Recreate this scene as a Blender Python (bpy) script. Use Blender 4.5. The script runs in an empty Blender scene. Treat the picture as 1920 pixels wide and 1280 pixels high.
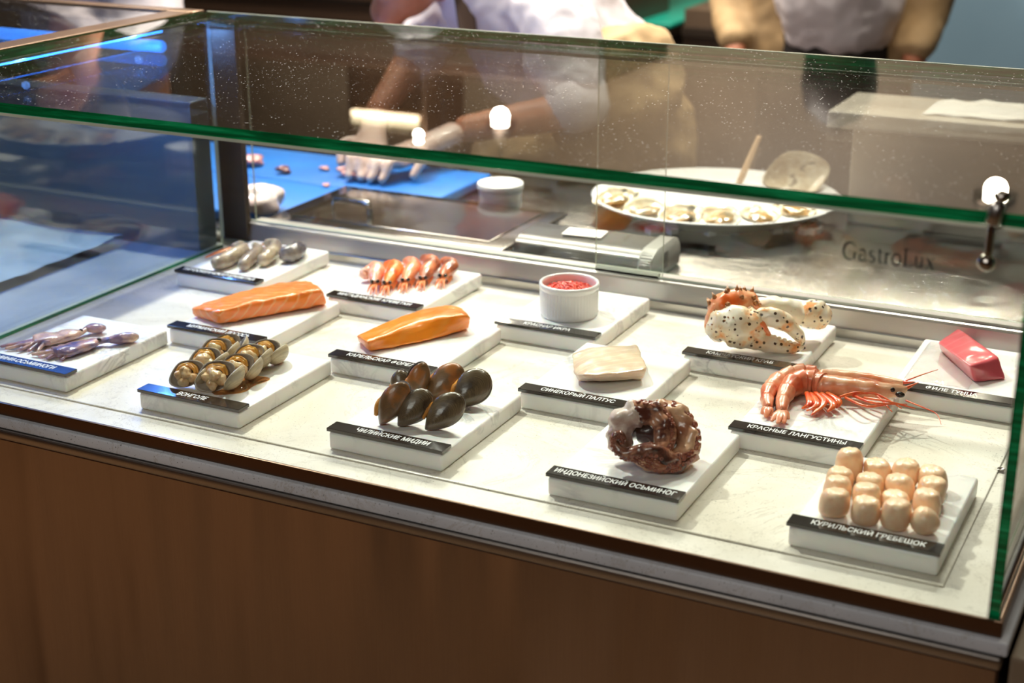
import bpy, bmesh, math, random
from mathutils import Vector, Euler, noise
V = Vector
random.seed(7)
sc = bpy.context.scene
COL = sc.collection

# ------------------------------------------------------------------ camera
CAM = V((0.81293, -1.35638, 0.71752))
ROT = Euler((math.radians(70.25545), math.radians(0.12668), math.radians(26.48451)), 'XYZ')
F = 2856.378
cd = bpy.data.cameras.new('camera')
cam = bpy.data.objects.new('camera', cd); COL.objects.link(cam)
cam.location = CAM; cam.rotation_euler = ROT
cd.sensor_width = 36.0; cd.lens = F / 1920 * 36.0; cd.clip_start = 0.02; cd.clip_end = 60
cd.dof.use_dof = True; cd.dof.focus_distance = 1.82; cd.dof.aperture_fstop = 4.2
sc.camera = cam
M3 = ROT.to_matrix()

# ------------------------------------------------------------------ world, exposure, lights
w = bpy.data.worlds.new('world'); sc.world = w; w.use_nodes = True
w.node_tree.nodes['Background'].inputs[0].default_value = (0.9, 0.8, 0.7, 1)
w.node_tree.nodes['Background'].inputs[1].default_value = 0.2
sc.view_settings.view_transform = 'Standard'; sc.view_settings.look = 'None'
sc.view_settings.gamma = 1; sc.view_settings.use_curve_mapping = False
sc.view_settings.exposure = 0.0
try:
    sc.cycles.use_denoising = True
    sc.cycles.max_bounces = 10; sc.cycles.transparent_max_bounces = 24
    sc.cycles.caustics_reflective = False; sc.cycles.caustics_refractive = False
    sc.cycles.sample_clamp_indirect = 4.0
    sc.cycles.use_light_tree = True
except Exception: pass

def lamp(name, kind, loc, energy, color, target=None, size=0.1, angle=60, blend=0.6, sizey=None):
    l = bpy.data.lights.new(name, kind); l.energy = energy; l.color = color
    if kind == 'SPOT': l.spot_size = math.radians(angle); l.spot_blend = blend; l.shadow_soft_size = size
    elif kind == 'AREA':
        l.size = size
        if sizey: l.shape = 'RECTANGLE'; l.size_y = sizey
    else: l.shadow_soft_size = size
    o = bpy.data.objects.new(name, l); COL.objects.link(o); o.location = loc
    if target is not None: o.rotation_euler = (V(target) - V(loc)).to_track_quat('-Z', 'Y').to_euler()
    return o
lamp('key_spot', 'SPOT', (-1.15, 0.85, 2.0), 225, (1.0, 0.95, 0.86), (-0.25, 0.3, 0), 0.035, 70, 0.8)
lamp('counter_spot', 'SPOT', (0.9, 0.9, 2.0), 22, (1.0, 0.88, 0.70), (0.3, 0.2, 0), 0.05, 75, 0.8)
lamp('work_spot', 'SPOT', (-0.75, 1.05, 2.0), 85, (1.0, 0.93, 0.84), (-0.5, 1.35, 0.1), 0.06, 60, 0.8)
lamp('worktop_spot', 'SPOT', (0.06, 1.95, 2.0), 130, (1.0, 0.93, 0.82), (0.15, 1.1, 0), 0.05, 60, 0.8)
lamp('worktop_spot', 'SPOT', (0.34, 1.95, 2.0), 130, (1.0, 0.93, 0.82), (0.40, 1.1, 0), 0.05, 60, 0.8)
lamp('rear_spot', 'SPOT', (0.3, 2.1, 2.0), 90, (1.0, 0.90, 0.76), (0.1, 2.9, 0.1), 0.08, 90, 0.8)
for _y in (0.05, 0.3, 0.55): lamp('blue_case_light', 'POINT', (-0.80, _y, 0.345), 2.0, (0.12, 0.32, 1.0), size=0.006)
lamp('customer_spot', 'SPOT', (-1.9, -1.7, 2.0), 230, (1.0, 0.80, 0.60), (-2.1, -1.6, -0.9), 0.1, 62, 0.9)
lamp('added_front_fill', 'AREA', (0.2, -2.2, 2.02), 42, (1.0, 0.95, 0.90), (0.1, 0.0, 0.0), 1.4)  # unseen fill added to brighten the slab fronts and counter edge
lamp('added_kitchen_fill', 'AREA', (-1.2, 2.4, 2.02), 120, (1.0, 0.90, 0.78), (-1.2, 2.4, 0), 1.2)  # unseen fill added to lift the kitchen behind the case
# ------------------------------------------------------------------ layout helpers
def ray(u, v): return M3 @ V(((u - 960) / F, -(v - 640) / F, -1.0))
def P(u, v, z):
    d = ray(u, v); return CAM + d * ((z - CAM.z) / d.z)
def PY(u, v, y):
    d = ray(u, v); return CAM + d * ((y - CAM.y) / d.y)
E1 = V((0.8951, 0.4459, 0)); E2 = V((-0.4459, 0.8951, 0)); UP = V((0, 0, 1))
class Fr:                                    # a local frame: a = to the right, b = away, h = up
    def __init__(s, o): s.o = V(o)
    def __call__(s, a, b, h): return s.o + E1 * a + E2 * b + UP * h

# ------------------------------------------------------------------ object helpers
def tag(o, label=None, cat=None, group=None, kind=None):
    if label: o['label'] = label
    if cat: o['category'] = cat
    if group: o['group'] = group
    if kind: o['kind'] = kind
    return o
def thing(name, loc, label, cat, group=None):
    o = bpy.data.objects.new(name, None); COL.objects.link(o); o.location = loc
    o.empty_display_size = 0.02
    return tag(o, label, cat, group)
def link(name, bm, mats, parent=None, smooth=True, world=True):
    bmesh.ops.recalc_face_normals(bm, faces=bm.faces)
    boxed = bm in BOXED
    BOXED.clear()
    me = bpy.data.meshes.new(name); bm.to_mesh(me); bm.free()
    if not isinstance(mats, (list, tuple)): mats = [mats]
    for m in mats: me.materials.append(m)
    if smooth:
        for p in me.polygons: p.use_smooth = True
        if boxed: me.set_sharp_from_angle(angle=math.radians(20))
    o = bpy.data.objects.new(name, me); COL.objects.link(o)
    if parent is not None:
        o.parent = parent
        if world: o.matrix_parent_inverse = inv_of(parent)
    else:                                     # put the origin at the thing's base centre
        recentre(o)
    return o
def wmat(o):
    m = o.matrix_basis.copy()
    return (wmat(o.parent) @ o.matrix_parent_inverse @ m) if o.parent else m
def inv_of(o): return wmat(o).inverted()
def recentre(o):
    me = o.data
    if not me.vertices: return
    xs = [v.co for v in me.vertices]
    c = V((sum(v.x for v in xs) / len(xs), sum(v.y for v in xs) / len(xs), min(v.z for v in xs)))
    for v in me.vertices: v.co -= c
    o.location = c
def NB(): return bmesh.new()
BOXED = []
def box(bm, lo, hi, bev=0.0, seg=2, mi=0, rot=0.0):
    lo, hi = V(lo), V(hi); c = (lo + hi) / 2; s = hi - lo
    BOXED.append(bm)
    r = bmesh.ops.create_cube(bm, size=1.0)
    vs = r['verts']
    for v in vs: v.co = V((v.co.x * s.x, v.co.y * s.y, v.co.z * s.z))
    fs = list({f for v in vs for f in v.link_faces})
    if bev > 0:
        es = list({e for v in vs for e in v.link_edges})
        r2 = bmesh.ops.bevel(bm, geom=es, offset=bev, segments=seg, profile=0.5, affect='EDGES', clamp_overlap=True)
        vs = list({v for f in r2['faces'] for v in f.verts} | {v for v in vs if v.is_valid})
        fs = list({f for v in vs for f in v.link_faces})
    for v in vs:
        q = v.co
        if rot: q = V((q.x * math.cos(rot) - q.y * math.sin(rot), q.x * math.sin(rot) + q.y * math.cos(rot), q.z))
        v.co = q + c
    for f in fs: f.material_index = mi
    return vs
def crom(pts, n):
    pts = [V(p) for p in pts]; out = []
    for i in range(len(pts) - 1):
        p0 = pts[max(i - 1, 0)]; p1 = pts[i]; p2 = pts[i + 1]; p3 = pts[min(i + 2, len(pts) - 1)]
        for k in range(n):
            t = k / n
            out.append(0.5 * ((2 * p1) + (p2 - p0) * t + (2 * p0 - 5 * p1 + 4 * p2 - p3) * t * t + (3 * p1 - p0 - 3 * p2 + p3) * t ** 3))
    out.append(pts[-1]); return out
def sweep(bm, path, rad, seg=12, up=(0, 0, 1), n=4, flat=1.0, mi=0, cap=True, bump=None, rib=None):
    """rad: list of radii or (r_side, r_up) per control point; rib(i,t)->scale"""
    R = [(r if isinstance(r, (tuple, list)) else (r, r * flat)) for r in rad]
    pp = crom(path, n); RR = crom([V((a, b, 0)) for a, b in R], n)
    N = len(pp); rings = []; u = V(up)
    for i, p in enumerate(pp):
        t = (pp[min(i + 1, N - 1)] - pp[max(i - 1, 0)])
        t = t.normalized() if t.length > 1e-9 else V((1, 0, 0))
        s = t.cross(u)
        if s.length < 1e-4: s = t.cross(V((0.3, 0.9, 0.1)))
        s.normalize(); q = s.cross(t).normalized()
        u = q if True else u
        k = rib(i / (N - 1)) if rib else 1.0
        ring = []
        for j in range(seg):
            a = 2 * math.pi * j / seg
            rr = 1.0
            if bump: rr = 1 + bump * noise.noise((p + s * math.cos(a) * .02 + q * math.sin(a) * .02) * 90)
            ring.append(bm.verts.new(p + (s * math.cos(a) * RR[i].x + q * math.sin(a) * RR[i].y) * k * rr))
        rings.append(ring)
    fs = []
    for i in range(N - 1):
        for j in range(seg):
            fs.append(bm.faces.new((rings[i][j], rings[i][(j + 1) % seg], rings[i + 1][(j + 1) % seg], rings[i + 1][j])))
    if cap:
        for ring, e, rr in ((rings[0], -1, RR[0]), (rings[-1], 1, RR[-1])):
            i = 0 if e < 0 else N - 1
            t = (pp[1] - pp[0]) if e < 0 else (pp[-1] - pp[-2])
            t = t.normalized() if t.length > 1e-9 else V((1, 0, 0))
            c = bm.verts.new(pp[i] + t * e * min(rr.x, rr.y) * 0.55)
            mid = [bm.verts.new((v.co - pp[i]) * 0.72 + pp[i] + t * e * min(rr.x, rr.y) * 0.38) for v in ring]
            for j in range(seg):
                fs.append(bm.faces.new((ring[j], ring[(j + 1) % seg], mid[(j + 1) % seg], mid[j])))
                fs.append(bm.faces.new((mid[j], mid[(j + 1) % seg], c)))
    for f in fs: f.material_index = mi
    return rings
def ball(bm, c, r, seg=12, ring=8, mi=0, nz=0.0, nf=60, rot=None):
    if not isinstance(r, (tuple, list)): r = (r, r, r)
    res = bmesh.ops.create_uvsphere(bm, u_segments=seg, v_segments=ring, radius=1)
    c = V(c)
    for v in res['verts']:
        q = V((v.co.x * r[0], v.co.y * r[1], v.co.z * r[2]))
        if nz: q = q * (1 + nz * noise.noise((q + c) * nf))
        if rot: q = rot @ q
        v.co = q + c
    for f in {f for v in res['verts'] for f in v.link_faces}: f.material_index = mi
def cone(bm, a, b, r, seg=6, mi=0):
    a, b = V(a), V(b); t = (b - a).normalized(); s = t.orthogonal().normalized(); q = t.cross(s)
    ring = [bm.verts.new(a + (s * math.cos(2 * math.pi * j / seg) + q * math.sin(2 * math.pi * j / seg)) * r) for j in range(seg)]
    c = bm.verts.new(b)
    for j in range(seg): bm.faces.new((ring[j], ring[(j + 1) % seg], c)).material_index = mi
    bm.faces.new(ring[::-1]).material_index = mi
def lathe(bm, c, prof, seg=48, mi=0, flute=None):
    c = V(c); rings = []
    for (r, z, *fl) in prof:
        ring = []
        for j in range(seg):
            a = 2 * math.pi * j / seg
            rr = r + (fl[0] * (0.5 + 0.5 * math.cos(a * flute)) if fl and flute else 0)
            ring.append(bm.verts.new(c + V((rr * math.cos(a), rr * math.sin(a), z))))
        rings.append(ring)
    for i in range(len(rings) - 1):
        for j in range(seg):
            bm.faces.new((rings[i][j], rings[i][(j + 1) % seg], rings[i + 1][(j + 1) % seg], rings[i + 1][j])).material_index = mi
    bm.faces.new(rings[0]).material_index = mi
    bm.faces.new(rings[-1]).material_index = mi
def loft(bm, secs, mi=0):
    rings = [[bm.verts.new(V(p)) for p in s] for s in secs]
    n = len(rings[0])
    for i in range(len(rings) - 1):
        for j in range(n): bm.faces.new((rings[i][j], rings[i][(j + 1) % n], rings[i + 1][(j + 1) % n], rings[i + 1][j])).material_index = mi
    bm.faces.new(rings[0]); bm.faces.new(rings[-1])
def subdiv(bm, k): bmesh.ops.subdivide_edges(bm, edges=bm.edges[:], cuts=k, use_grid_fill=True)
def bake(o):
    dg = bpy.context.evaluated_depsgraph_get(); dg.update()
    me = bpy.data.meshes.new_from_object(o.evaluated_get(dg)); old = o.data
    o.modifiers.clear(); o.data = me; bpy.data.meshes.remove(old)
    for p in me.polygons: p.use_smooth = True
def remesh(o, vox, smooth=4):
    m = o.modifiers.new('r', 'REMESH'); m.mode = 'VOXEL'; m.voxel_size = vox; m.use_smooth_shade = True
    if smooth:
        s = o.modifiers.new('s', 'SMOOTH'); s.factor = 0.5; s.iterations = smooth
    bake(o); return o
def wobble(o, amp, freq, seed=0):
    for v in o.data.vertices:
        v.co += v.normal * amp * noise.noise(v.co * freq + V((seed, seed * 2, 3)))
def copy_tree(o, parent=None):
    c = o.copy(); COL.objects.link(c); c.parent = parent
    for ch in [x for x in o.children]: copy_tree(ch, c)
    return c

# ------------------------------------------------------------------ materials
def srgb(h):
    if isinstance(h, str):
        h = h.lstrip('#'); c = [int(h[i:i + 2], 16) / 255 for i in (0, 2, 4)]
    else: c = h
    return tuple((x / 12.92 if x <= 0.04045 else ((x + 0.055) / 1.055) ** 2.4) for x in c) + (1,)
class N:
    def __init__(s, name):
        s.m = bpy.data.materials.new(name); s.m.use_nodes = True; s.t = s.m.node_tree
        s.b = s.t.nodes['Principled BSDF']; s.out = s.t.nodes['Material Output']
    def n(s, typ, **k):
        x = s.t.nodes.new(typ)
        for a, b in k.items():
            if a.startswith('i_'): x.inputs[a[2:].replace('_', ' ')].default_value = b
            else: setattr(x, a, b)
        return x
    def l(s, a, b): s.t.links.new(a, b)
    def set(s, **k):
        for a, b in k.items(): s.b.inputs[a.replace('_', ' ')].default_value = b
    def co(s, scale=(1, 1, 1), rot=(0, 0, 0)):
        t = s.n('ShaderNodeTexCoord'); m = s.n('ShaderNodeMapping'); m.inputs['Scale'].default_value = scale
        m.inputs['Rotation'].default_value = rot; s.l(t.outputs['Object'], m.inputs['Vector']); return m.outputs[0]
    def noise(s, vec, scale, detail=4, rough=0.55, dist=0):
        x = s.n('ShaderNodeTexNoise'); s.l(vec, x.inputs['Vector'])
        x.inputs['Scale'].default_value = scale; x.inputs['Detail'].default_value = detail
        x.inputs['Roughness'].default_value = rough; x.inputs['Distortion'].default_value = dist; return x.outputs['Fac']
    def wave(s, vec, scale, dist=2, detail=2, dscale=1, dir='X', prof='SIN'):
        x = s.n('ShaderNodeTexWave'); s.l(vec, x.inputs['Vector']); x.bands_direction = dir; x.wave_profile = prof
        x.inputs['Scale'].default_value = scale; x.inputs['Distortion'].default_value = dist
        x.inputs['Detail'].default_value = detail; x.inputs['Detail Scale'].default_value = dscale; return x.outputs['Fac']
    def ramp(s, fac, stops):
        r = s.n('ShaderNodeValToRGB'); e = r.color_ramp.elements
        e[0].position, e[0].color = stops[0][0], srgb(stops[0][1])
        e[1].position, e[1].color = stops[-1][0], srgb(stops[-1][1])
        for p, c in stops[1:-1]:
            x = e.new(p); x.color = srgb(c)
        s.l(fac, r.inputs[0]); return r.outputs[0]
    def mix(s, fac, a, b):
        x = s.n('ShaderNodeMix', data_type='RGBA')
        if isinstance(fac, (int, float)): x.inputs[0].default_value = fac
        else: s.l(fac, x.inputs[0])
        for i, q in ((6, a), (7, b)):
            if isinstance(q, (str, tuple)): x.inputs[i].default_value = srgb(q) if isinstance(q, str) else q
            else: s.l(q, x.inputs[i])
        return x.outputs[2]
    def thr(s, fac, lo, hi):
        x = s.n('ShaderNodeMapRange'); x.inputs[1].default_value = lo; x.inputs[2].default_value = hi
        s.l(fac, x.inputs[0]); return x.outputs[0]
    def color(s, c): s.l(c, s.b.inputs['Base Color'])
    def bump(s, h, st=0.3, d=0.001):
        x = s.n('ShaderNodeBump'); x.inputs['Strength'].default_value = st; x.inputs['Distance'].default_value = d
        s.l(h, x.inputs['Height']); s.l(x.outputs[0], s.b.inputs['Normal'])
def simple(name, c, rough=0.5, metal=0.0, c2=None, scale=20, bump=0, bscale=None, sss=0, coat=0, spec=None, det=4, lo=0.35, hi=0.65, bd=0.001):
    m = N(name); m.set(Roughness=rough, Metallic=metal)
    co = m.co()
    f = m.noise(co, scale, det)
    m.color(m.ramp(f, [(lo, c), (hi, c2 or c)]))
    if bump: m.bump(m.noise(co, bscale or scale * 3, 4), bump, bd)
    if sss:
        m.set(Subsurface_Weight=sss, Subsurface_Scale=0.006); m.b.inputs['Subsurface Radius'].default_value = (1, 0.5, 0.3)
    if coat: m.set(Coat_Weight=coat, Coat_Roughness=0.08)
    if spec is not None: m.b.inputs['Specular IOR Level'].default_value = spec
    return m.m
def emis(name, c, s):
    m = N(name); m.set(Base_Color=srgb(c), Emission_Color=srgb(c), Emission_Strength=s); return m.m
def m_marble():
    m = N('white_marble'); m.set(Roughness=0.32)
    co = m.co((1, 1, 1), (0.3, 0.2, 0.7))
    oi = m.n('ShaderNodeObjectInfo'); ad = m.n('ShaderNodeVectorMath', operation='MULTIPLY_ADD')
    m.l(co, ad.inputs[0]); ad.inputs[1].default_value = (1, 1, 1)
    cx = m.n('ShaderNodeCombineXYZ'); mu = m.n('ShaderNodeMath', operation='MULTIPLY'); mu.inputs[1].default_value = 37
    m.l(oi.outputs['Random'], mu.inputs[0]); m.l(mu.outputs[0], cx.inputs[0]); m.l(mu.outputs[0], cx.inputs[1]); m.l(cx.outputs[0], ad.inputs[2])
    co = ad.outputs[0]
    v = m.noise(co, 11, 7, 0.62, 1.4)
    vein = m.ramp(v, [(0.45, '#f4f2ee'), (0.492, '#cfcecb'), (0.503, '#bdbcbb'), (0.55, '#f4f2ee')])
    msk = m.thr(m.noise(co, 8, 2), 0.48, 0.66)
    m.color(m.mix(msk, '#f2f0ec', vein))
    m.set(Subsurface_Weight=0.25, Subsurface_Scale=0.01)
    return m.m
def m_quartz(name='quartz', a='#e8e3d8', b='#d8d2c4', sp='#8d8880', rough=0.28):
    m = N(name); m.set(Roughness=rough); co = m.co()
    base = m.mix(m.thr(m.noise(co, 5, 6, 0.6, 0.8), 0.4, 0.62), a, b)
    vein = m.noise(co, 6.0, 8, 0.7, 1.0)
    base = m.mix(m.ramp(vein, [(0.492, (0, 0, 0)), (0.5, (0.75, 0.75, 0.75)), (0.508, (0, 0, 0))]), base, '#a39b8c')
    s = m.thr(m.noise(co, 420, 2, 0.5), 0.66, 0.72)
    m.color(m.mix(s, base, sp))
    d = m.thr(m.noise(co, 60, 5, 0.7), 0.45, 0.75)
    m.bump(d, 0.12, 0.0006)
    return m.m
def m_steel(name, c='#b8b5b0', rough=0.28, stretch=(4, 200, 200), bump=0.15, c2=None):
    m = N(name); m.set(Metallic=1.0, Roughness=rough)
    f = m.noise(m.co(stretch), 3, 4, 0.6)
    m.color(m.mix(f, c, c2 or c)); m.bump(f, bump, 0.0004)
    return m.m
def m_panel():
    m = N('brushed_bronze_steel'); m.set(Metallic=1.0, Roughness=0.25)
    co = m.co((1, 1, 1)); fine = m.noise(m.co((300, 300, 6)), 2, 3)
    m.color(m.mix(fine, '#a6968a', '#b3a498'))
    big = m.noise(m.co((5.5, 1, 0.7)), 1.4, 2, 0.4)
    b1 = m.n('ShaderNodeBump'); b1.inputs['Strength'].default_value = 0.9; b1.inputs['Distance'].default_value = 0.028
    m.l(big, b1.inputs['Height'])
    b2 = m.n('ShaderNodeBump'); b2.inputs['Strength'].default_value = 0.06; b2.inputs['Distance'].default_value = 0.0005
    m.l(fine, b2.inputs['Height']); m.l(b1.outputs[0], b2.inputs['Normal']); m.l(b2.outputs[0], m.b.inputs['Normal'])
    return m.m
def m_glass(name, tint=(0.97, 0.99, 0.98), dust=False, k=1.0):
    m = N(name); m.t.nodes.remove(m.b)
    tr = m.n('ShaderNodeBsdfTransparent'); tr.inputs[0].default_value = (*tint, 1)
    gl = m.n('ShaderNodeBsdfGlossy'); gl.inputs['Roughness'].default_value = 0.0; gl.inputs[0].default_value = (1, 1, 1, 1)
    fr = m.n('ShaderNodeFresnel'); fr.inputs[0].default_value = 1.5
    geo = m.n('ShaderNodeNewGeometry')                       # the far face is entered from inside the pane: same pane, same weak mirror
    lw = m.n('ShaderNodeLayerWeight'); lw.inputs[0].default_value = 0.5
    pw = m.n('ShaderNodeMath', operation='POWER'); m.l(lw.outputs['Facing'], pw.inputs[0]); pw.inputs[1].default_value = 4.2
    sm = m.n('ShaderNodeMath', operation='MULTIPLY_ADD'); m.l(pw.outputs[0], sm.inputs[0]); sm.inputs[1].default_value = 0.9 * k; sm.inputs[2].default_value = 0.04 * k
    mx = m.n('ShaderNodeMixShader'); m.l(sm.outputs[0], mx.inputs[0]); m.l(tr.outputs[0], mx.inputs[1]); m.l(gl.outputs[0], mx.inputs[2])
    last = mx.outputs[0]
    if dust:
        co = m.co()
        vo = m.n('ShaderNodeTexVoronoi'); m.l(co, vo.inputs['Vector']); vo.inputs['Scale'].default_value = 130
        lt = m.n('ShaderNodeMath', operation='LESS_THAN'); m.l(vo.outputs['Distance'], lt.inputs[0]); lt.inputs[1].default_value = 0.10
        g = m.n('ShaderNodeMath', operation='MULTIPLY'); m.l(lt.outputs[0], g.inputs[0]); m.l(m.thr(m.noise(co, 14, 3), 0.42, 0.62), g.inputs[1])
        df = m.n('ShaderNodeBsdfDiffuse'); df.inputs[0].default_value = (0.9, 0.9, 0.88, 1)
        g2 = m.n('ShaderNodeMath', operation='MULTIPLY'); m.l(g.outputs[0], g2.inputs[0]); g2.inputs[1].default_value = 0.85
        m2 = m.n('ShaderNodeMixShader'); m.l(g2.outputs[0], m2.inputs[0]); m.l(last, m2.inputs[1]); m.l(df.outputs[0], m2.inputs[2]); last = m2.outputs[0]
    m.l(last, m.out.inputs[0]); return m.m
def m_gedge():
    m = N('green_glass_edge'); m.set(Roughness=0.12, Coat_Weight=0.5)
    co = m.co((3, 3, 60)); f = m.noise(co, 3, 4, 0.6, 0.5)
    m.color(m.ramp(f, [(0.3, '#024a28'), (0.5, '#04713f'), (0.62, '#0a9a5c'), (0.75, '#2fc486')]))  # bright streaks: light carried inside the glass, put into the green
    return m.m
def m_salmon(name, a, b, stripe, sc_=55, rot=0.5, amt=0.5):
    m = N(name); m.set(Roughness=0.28, Subsurface_Weight=0.35, Subsurface_Scale=0.006, Coat_Weight=0.35, Coat_Roughness=0.1)
    m.b.inputs['Subsurface Radius'].default_value = (1, 0.45, 0.2)
    co = m.co((1, 1, 1), (0.5, 0.35, rot))
    wv = m.wave(co, sc_, 2.2, 3, 1.2, 'X')
    base = m.mix(m.noise(m.co(), 14, 4), a, b)
    st = m.thr(wv, 0.8, 1.0)
    mm = m.n('ShaderNodeMath', operation='MULTIPLY'); m.l(st, mm.inputs[0]); mm.inputs[1].default_value = amt
    m.color(m.mix(mm.outputs[0], base, stripe)); m.bump(wv, 0.12, 0.0006)
    return m.m
def m_rings(name, cols, scale=120, rough=0.3, coat=0.4, off=(0, 0, 0), dist=1.5, bump=0.3, gen=True):
    """growth rings on a shell: bands spreading from the hinge (uses the mesh's own 'ring' attribute)"""
    m = N(name); m.set(Roughness=rough, Coat_Weight=coat, Coat_Roughness=0.1)
    at = m.n('ShaderNodeAttribute'); at.attribute_name = 'ring'
    co = m.co()
    ad = m.n('ShaderNodeMath', operation='MULTIPLY_ADD'); m.l(m.noise(co, 60, 3), ad.inputs[0]); ad.inputs[1].default_value = 0.12; m.l(at.outputs['Fac'], ad.inputs[2])
    cx = m.n('ShaderNodeCombineXYZ'); m.l(ad.outputs[0], cx.inputs[0])
    f = m.noise(cx.outputs[0], scale, 3, 0.6)
    big = m.noise(co, 35, 3)
    c1 = m.ramp(f, [(0.3, cols[0]), (0.5, cols[1]), (0.7, cols[2])])
    m.color(m.mix(m.thr(big, 0.5, 0.62), c1, cols[3])); m.bump(f, bump, 0.0006)
    return m.m
MAT = {}
MAT['marble'] = m_marble()
MAT['quartz'] = m_quartz()
MAT['quartz_insert'] = m_quartz('quartz_insert', '#ebe6da', '#dad3c3')
MAT['quartz_edge'] = m_quartz('quartz_counter_edge', '#d3d6da', '#c2c6cb', '#7d7e80')
MAT['steel'] = m_steel('brushed_steel')
MAT['steel_ledge'] = m_steel('brushed_steel_ledge', '#bdbab6', 0.36, (4, 200, 200))
MAT['worktop'] = m_steel('worktop_steel', '#c9c3b8', 0.14, (2, 300, 2), 1.0)
MAT['channel'] = m_steel('dark_channel_steel', '#6f5a4c', 0.3, (3, 200, 200))
MAT['post'] = m_steel('bronze_post_steel', '#5c5148', 0.35, (200, 200, 3))
MAT['panel'] = m_panel()
MAT['polish'] = simple('polished_steel', '#b3ada5', 0.16, 1.0)
MAT['glass'] = m_glass('clear_glass')
MAT['glass_top'] = m_glass('dusty_clear_glass', (0.95, 0.98, 0.965), True)
MAT['glass_rear'] = m_glass('thin_clear_glass', (0.98, 0.99, 0.98), False, 0.7)
MAT['gedge'] = m_gedge()
MAT['lightedge'] = simple('pale_glass_edge', '#d8dcc8', 0.2, 0, '#b9c4b4', 8)
MAT['black'] = simple('black_acrylic', '#0b0b0c', 0.16, 0, '#121213', 30, coat=0.6)
MAT['white_ink'] = simple('white_lettering', '#eeeeec', 0.5)
MAT['dark_ink'] = simple('dark_grey_lettering', '#1a1e1d', 0.5)
MAT['porcelain'] = simple('white_porcelain', '#f1f1ef', 0.12, 0, '#ecebe8', 10, coat=0.5)
MAT['blueboard'] = simple('blue_plastic', '#1479d6', 0.42, 0, '#1a6ec6', 9, bump=0.1, bscale=120)
MAT['teal'] = simple('teal_plastic', '#16b39a', 0.4, 0, '#10a58e', 8)
MAT['whiteplastic'] = simple('white_plastic', '#f4f3f0', 0.35)
MAT['darkplastic'] = simple('dark_grey_plastic', '#4a4844', 0.26, 0.4, '#565450', 12)
MAT['greyplastic'] = simple('grey_plastic', '#8b8982', 0.4, 0.2, '#7d7b74', 12)
MAT['paper'] = simple('white_paper', '#f6f2e8', 0.7)
# ------------------------------------------------------------------ room
def struct(name, bm, m, smooth=False):
    o = link(name, bm, m, smooth=smooth); o['kind'] = 'structure'; return o
def m_wood():
    m = N('warm_wood_floor'); m.set(Roughness=0.45); co = m.co((1, 6, 1))
    m.color(m.ramp(m.noise(co, 2, 5, 0.6, 0.4), [(0.3, '#75573c'), (0.55, '#87684a'), (0.75, '#9c7d5e')])); return m.m
b = NB(); box(b, (-6, -4, -0.95), (4, 0.0, -0.9)); struct('floor', b, m_wood())
b = NB(); box(b, (-6, 0.0, -0.95), (4, 4.3, -0.9)); o = struct('floor_kitchen', b, simple('brown_floor_tile', '#4b4036', 0.5, 0, '#3c342d', 3))
b = NB(); box(b, (-6, -4, 2.1), (4, 4.3, 2.15)); struct('ceiling', b, simple('ceiling_plaster', '#a89a88', 0.8, 0, '#9a8c7a', 2))
b = NB(); box(b, (-6, 4.2, -0.9), (4, 4.3, 2.1)); struct('wall_back', b, simple('brown_wall_tile', '#94806a', 0.4, 0, '#7e6b57', 1.5))
b = NB(); box(b, (-6, -4.1, -0.9), (4, -4, 2.1)); struct('wall_front', b, simple('brown_wall_wood', '#8a5f3a', 0.6, 0, '#6d4527', 1.2))
b = NB(); box(b, (-6.1, -4, -0.9), (-6, 4.3, 2.1)); struct('wall_left', b, simple('grey_wall', '#5a5d60', 0.7))
b = NB(); box(b, (4, -4, -0.9), (4.1, 4.3, 2.1)); struct('wall_right', b, simple('grey_brown_wall', '#6e6860', 0.7))
# ------------------------------------------------------------------ display counter and case
XL, XR, YF, YB, ZT = -0.735, 0.664, -0.072, 0.655, 0.39
cab = thing('counter_cabinet', (0, 0.3, -0.9), 'long bronze-toned steel counter cabinet carrying the glass seafood case', 'counter')
b = NB(); box(b, (-2.6, -0.088, -0.9), (0.672, 0.66, -0.029), 0.003); link('cabinet_body', b, MAT['panel'], cab)
b = NB(); box(b, (-2.6, -0.094, -0.029), (0.674, 0.66, -0.0155), 0.004, 3); link('steel_ledge', b, MAT['steel'], cab)
b = NB(); box(b, (-2.6, -0.090, -0.0155), (0.678, 0.66, -0.0005), 0.003, 3); link('stone_edge', b, MAT['quartz_edge'], cab)
b = NB(); box(b, (-2.6, -0.0835, -0.0005), (XR + 0.006, -0.0795, 0.016), 0.001)
box(b, (XR + 0.002, -0.0794, -0.0005), (XR + 0.006, 0.62, 0.016), 0.001); link('glazing_channel', b, MAT['channel'], cab)
nb = thing('counter_cabinet', (1.3, 0.3, -0.9), 'bronze steel counter cabinet at the bottom right corner, beyond a narrow gap', 'counter')
b = NB(); box(b, (0.6805, -0.094, -0.9), (1.9, 0.66, -0.010), 0.004); link('cabinet_body', b, simple('taupe_steel_reflection', '#8d7862', 0.35, 0.1, '#80705c', 2), nb)  # flat taupe stands in for the brown reflection in the steel
dc = thing('display_case', (0, 0.3, 0), 'glass seafood display case with green-edged top glass and pale stone floor', 'display case')
b = NB(); box(b, (-0.735, -0.079, -0.0004), (XR, 0.655, 0.0), 0); link('case_floor', b, MAT['quartz'], dc, smooth=False)
b = NB(); box(b, (-0.708, -0.012, 0.0), (0.604, 0.600, 0.0022), 0.001); link('floor_insert', b, MAT['quartz_insert'], dc, smooth=False)
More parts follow.
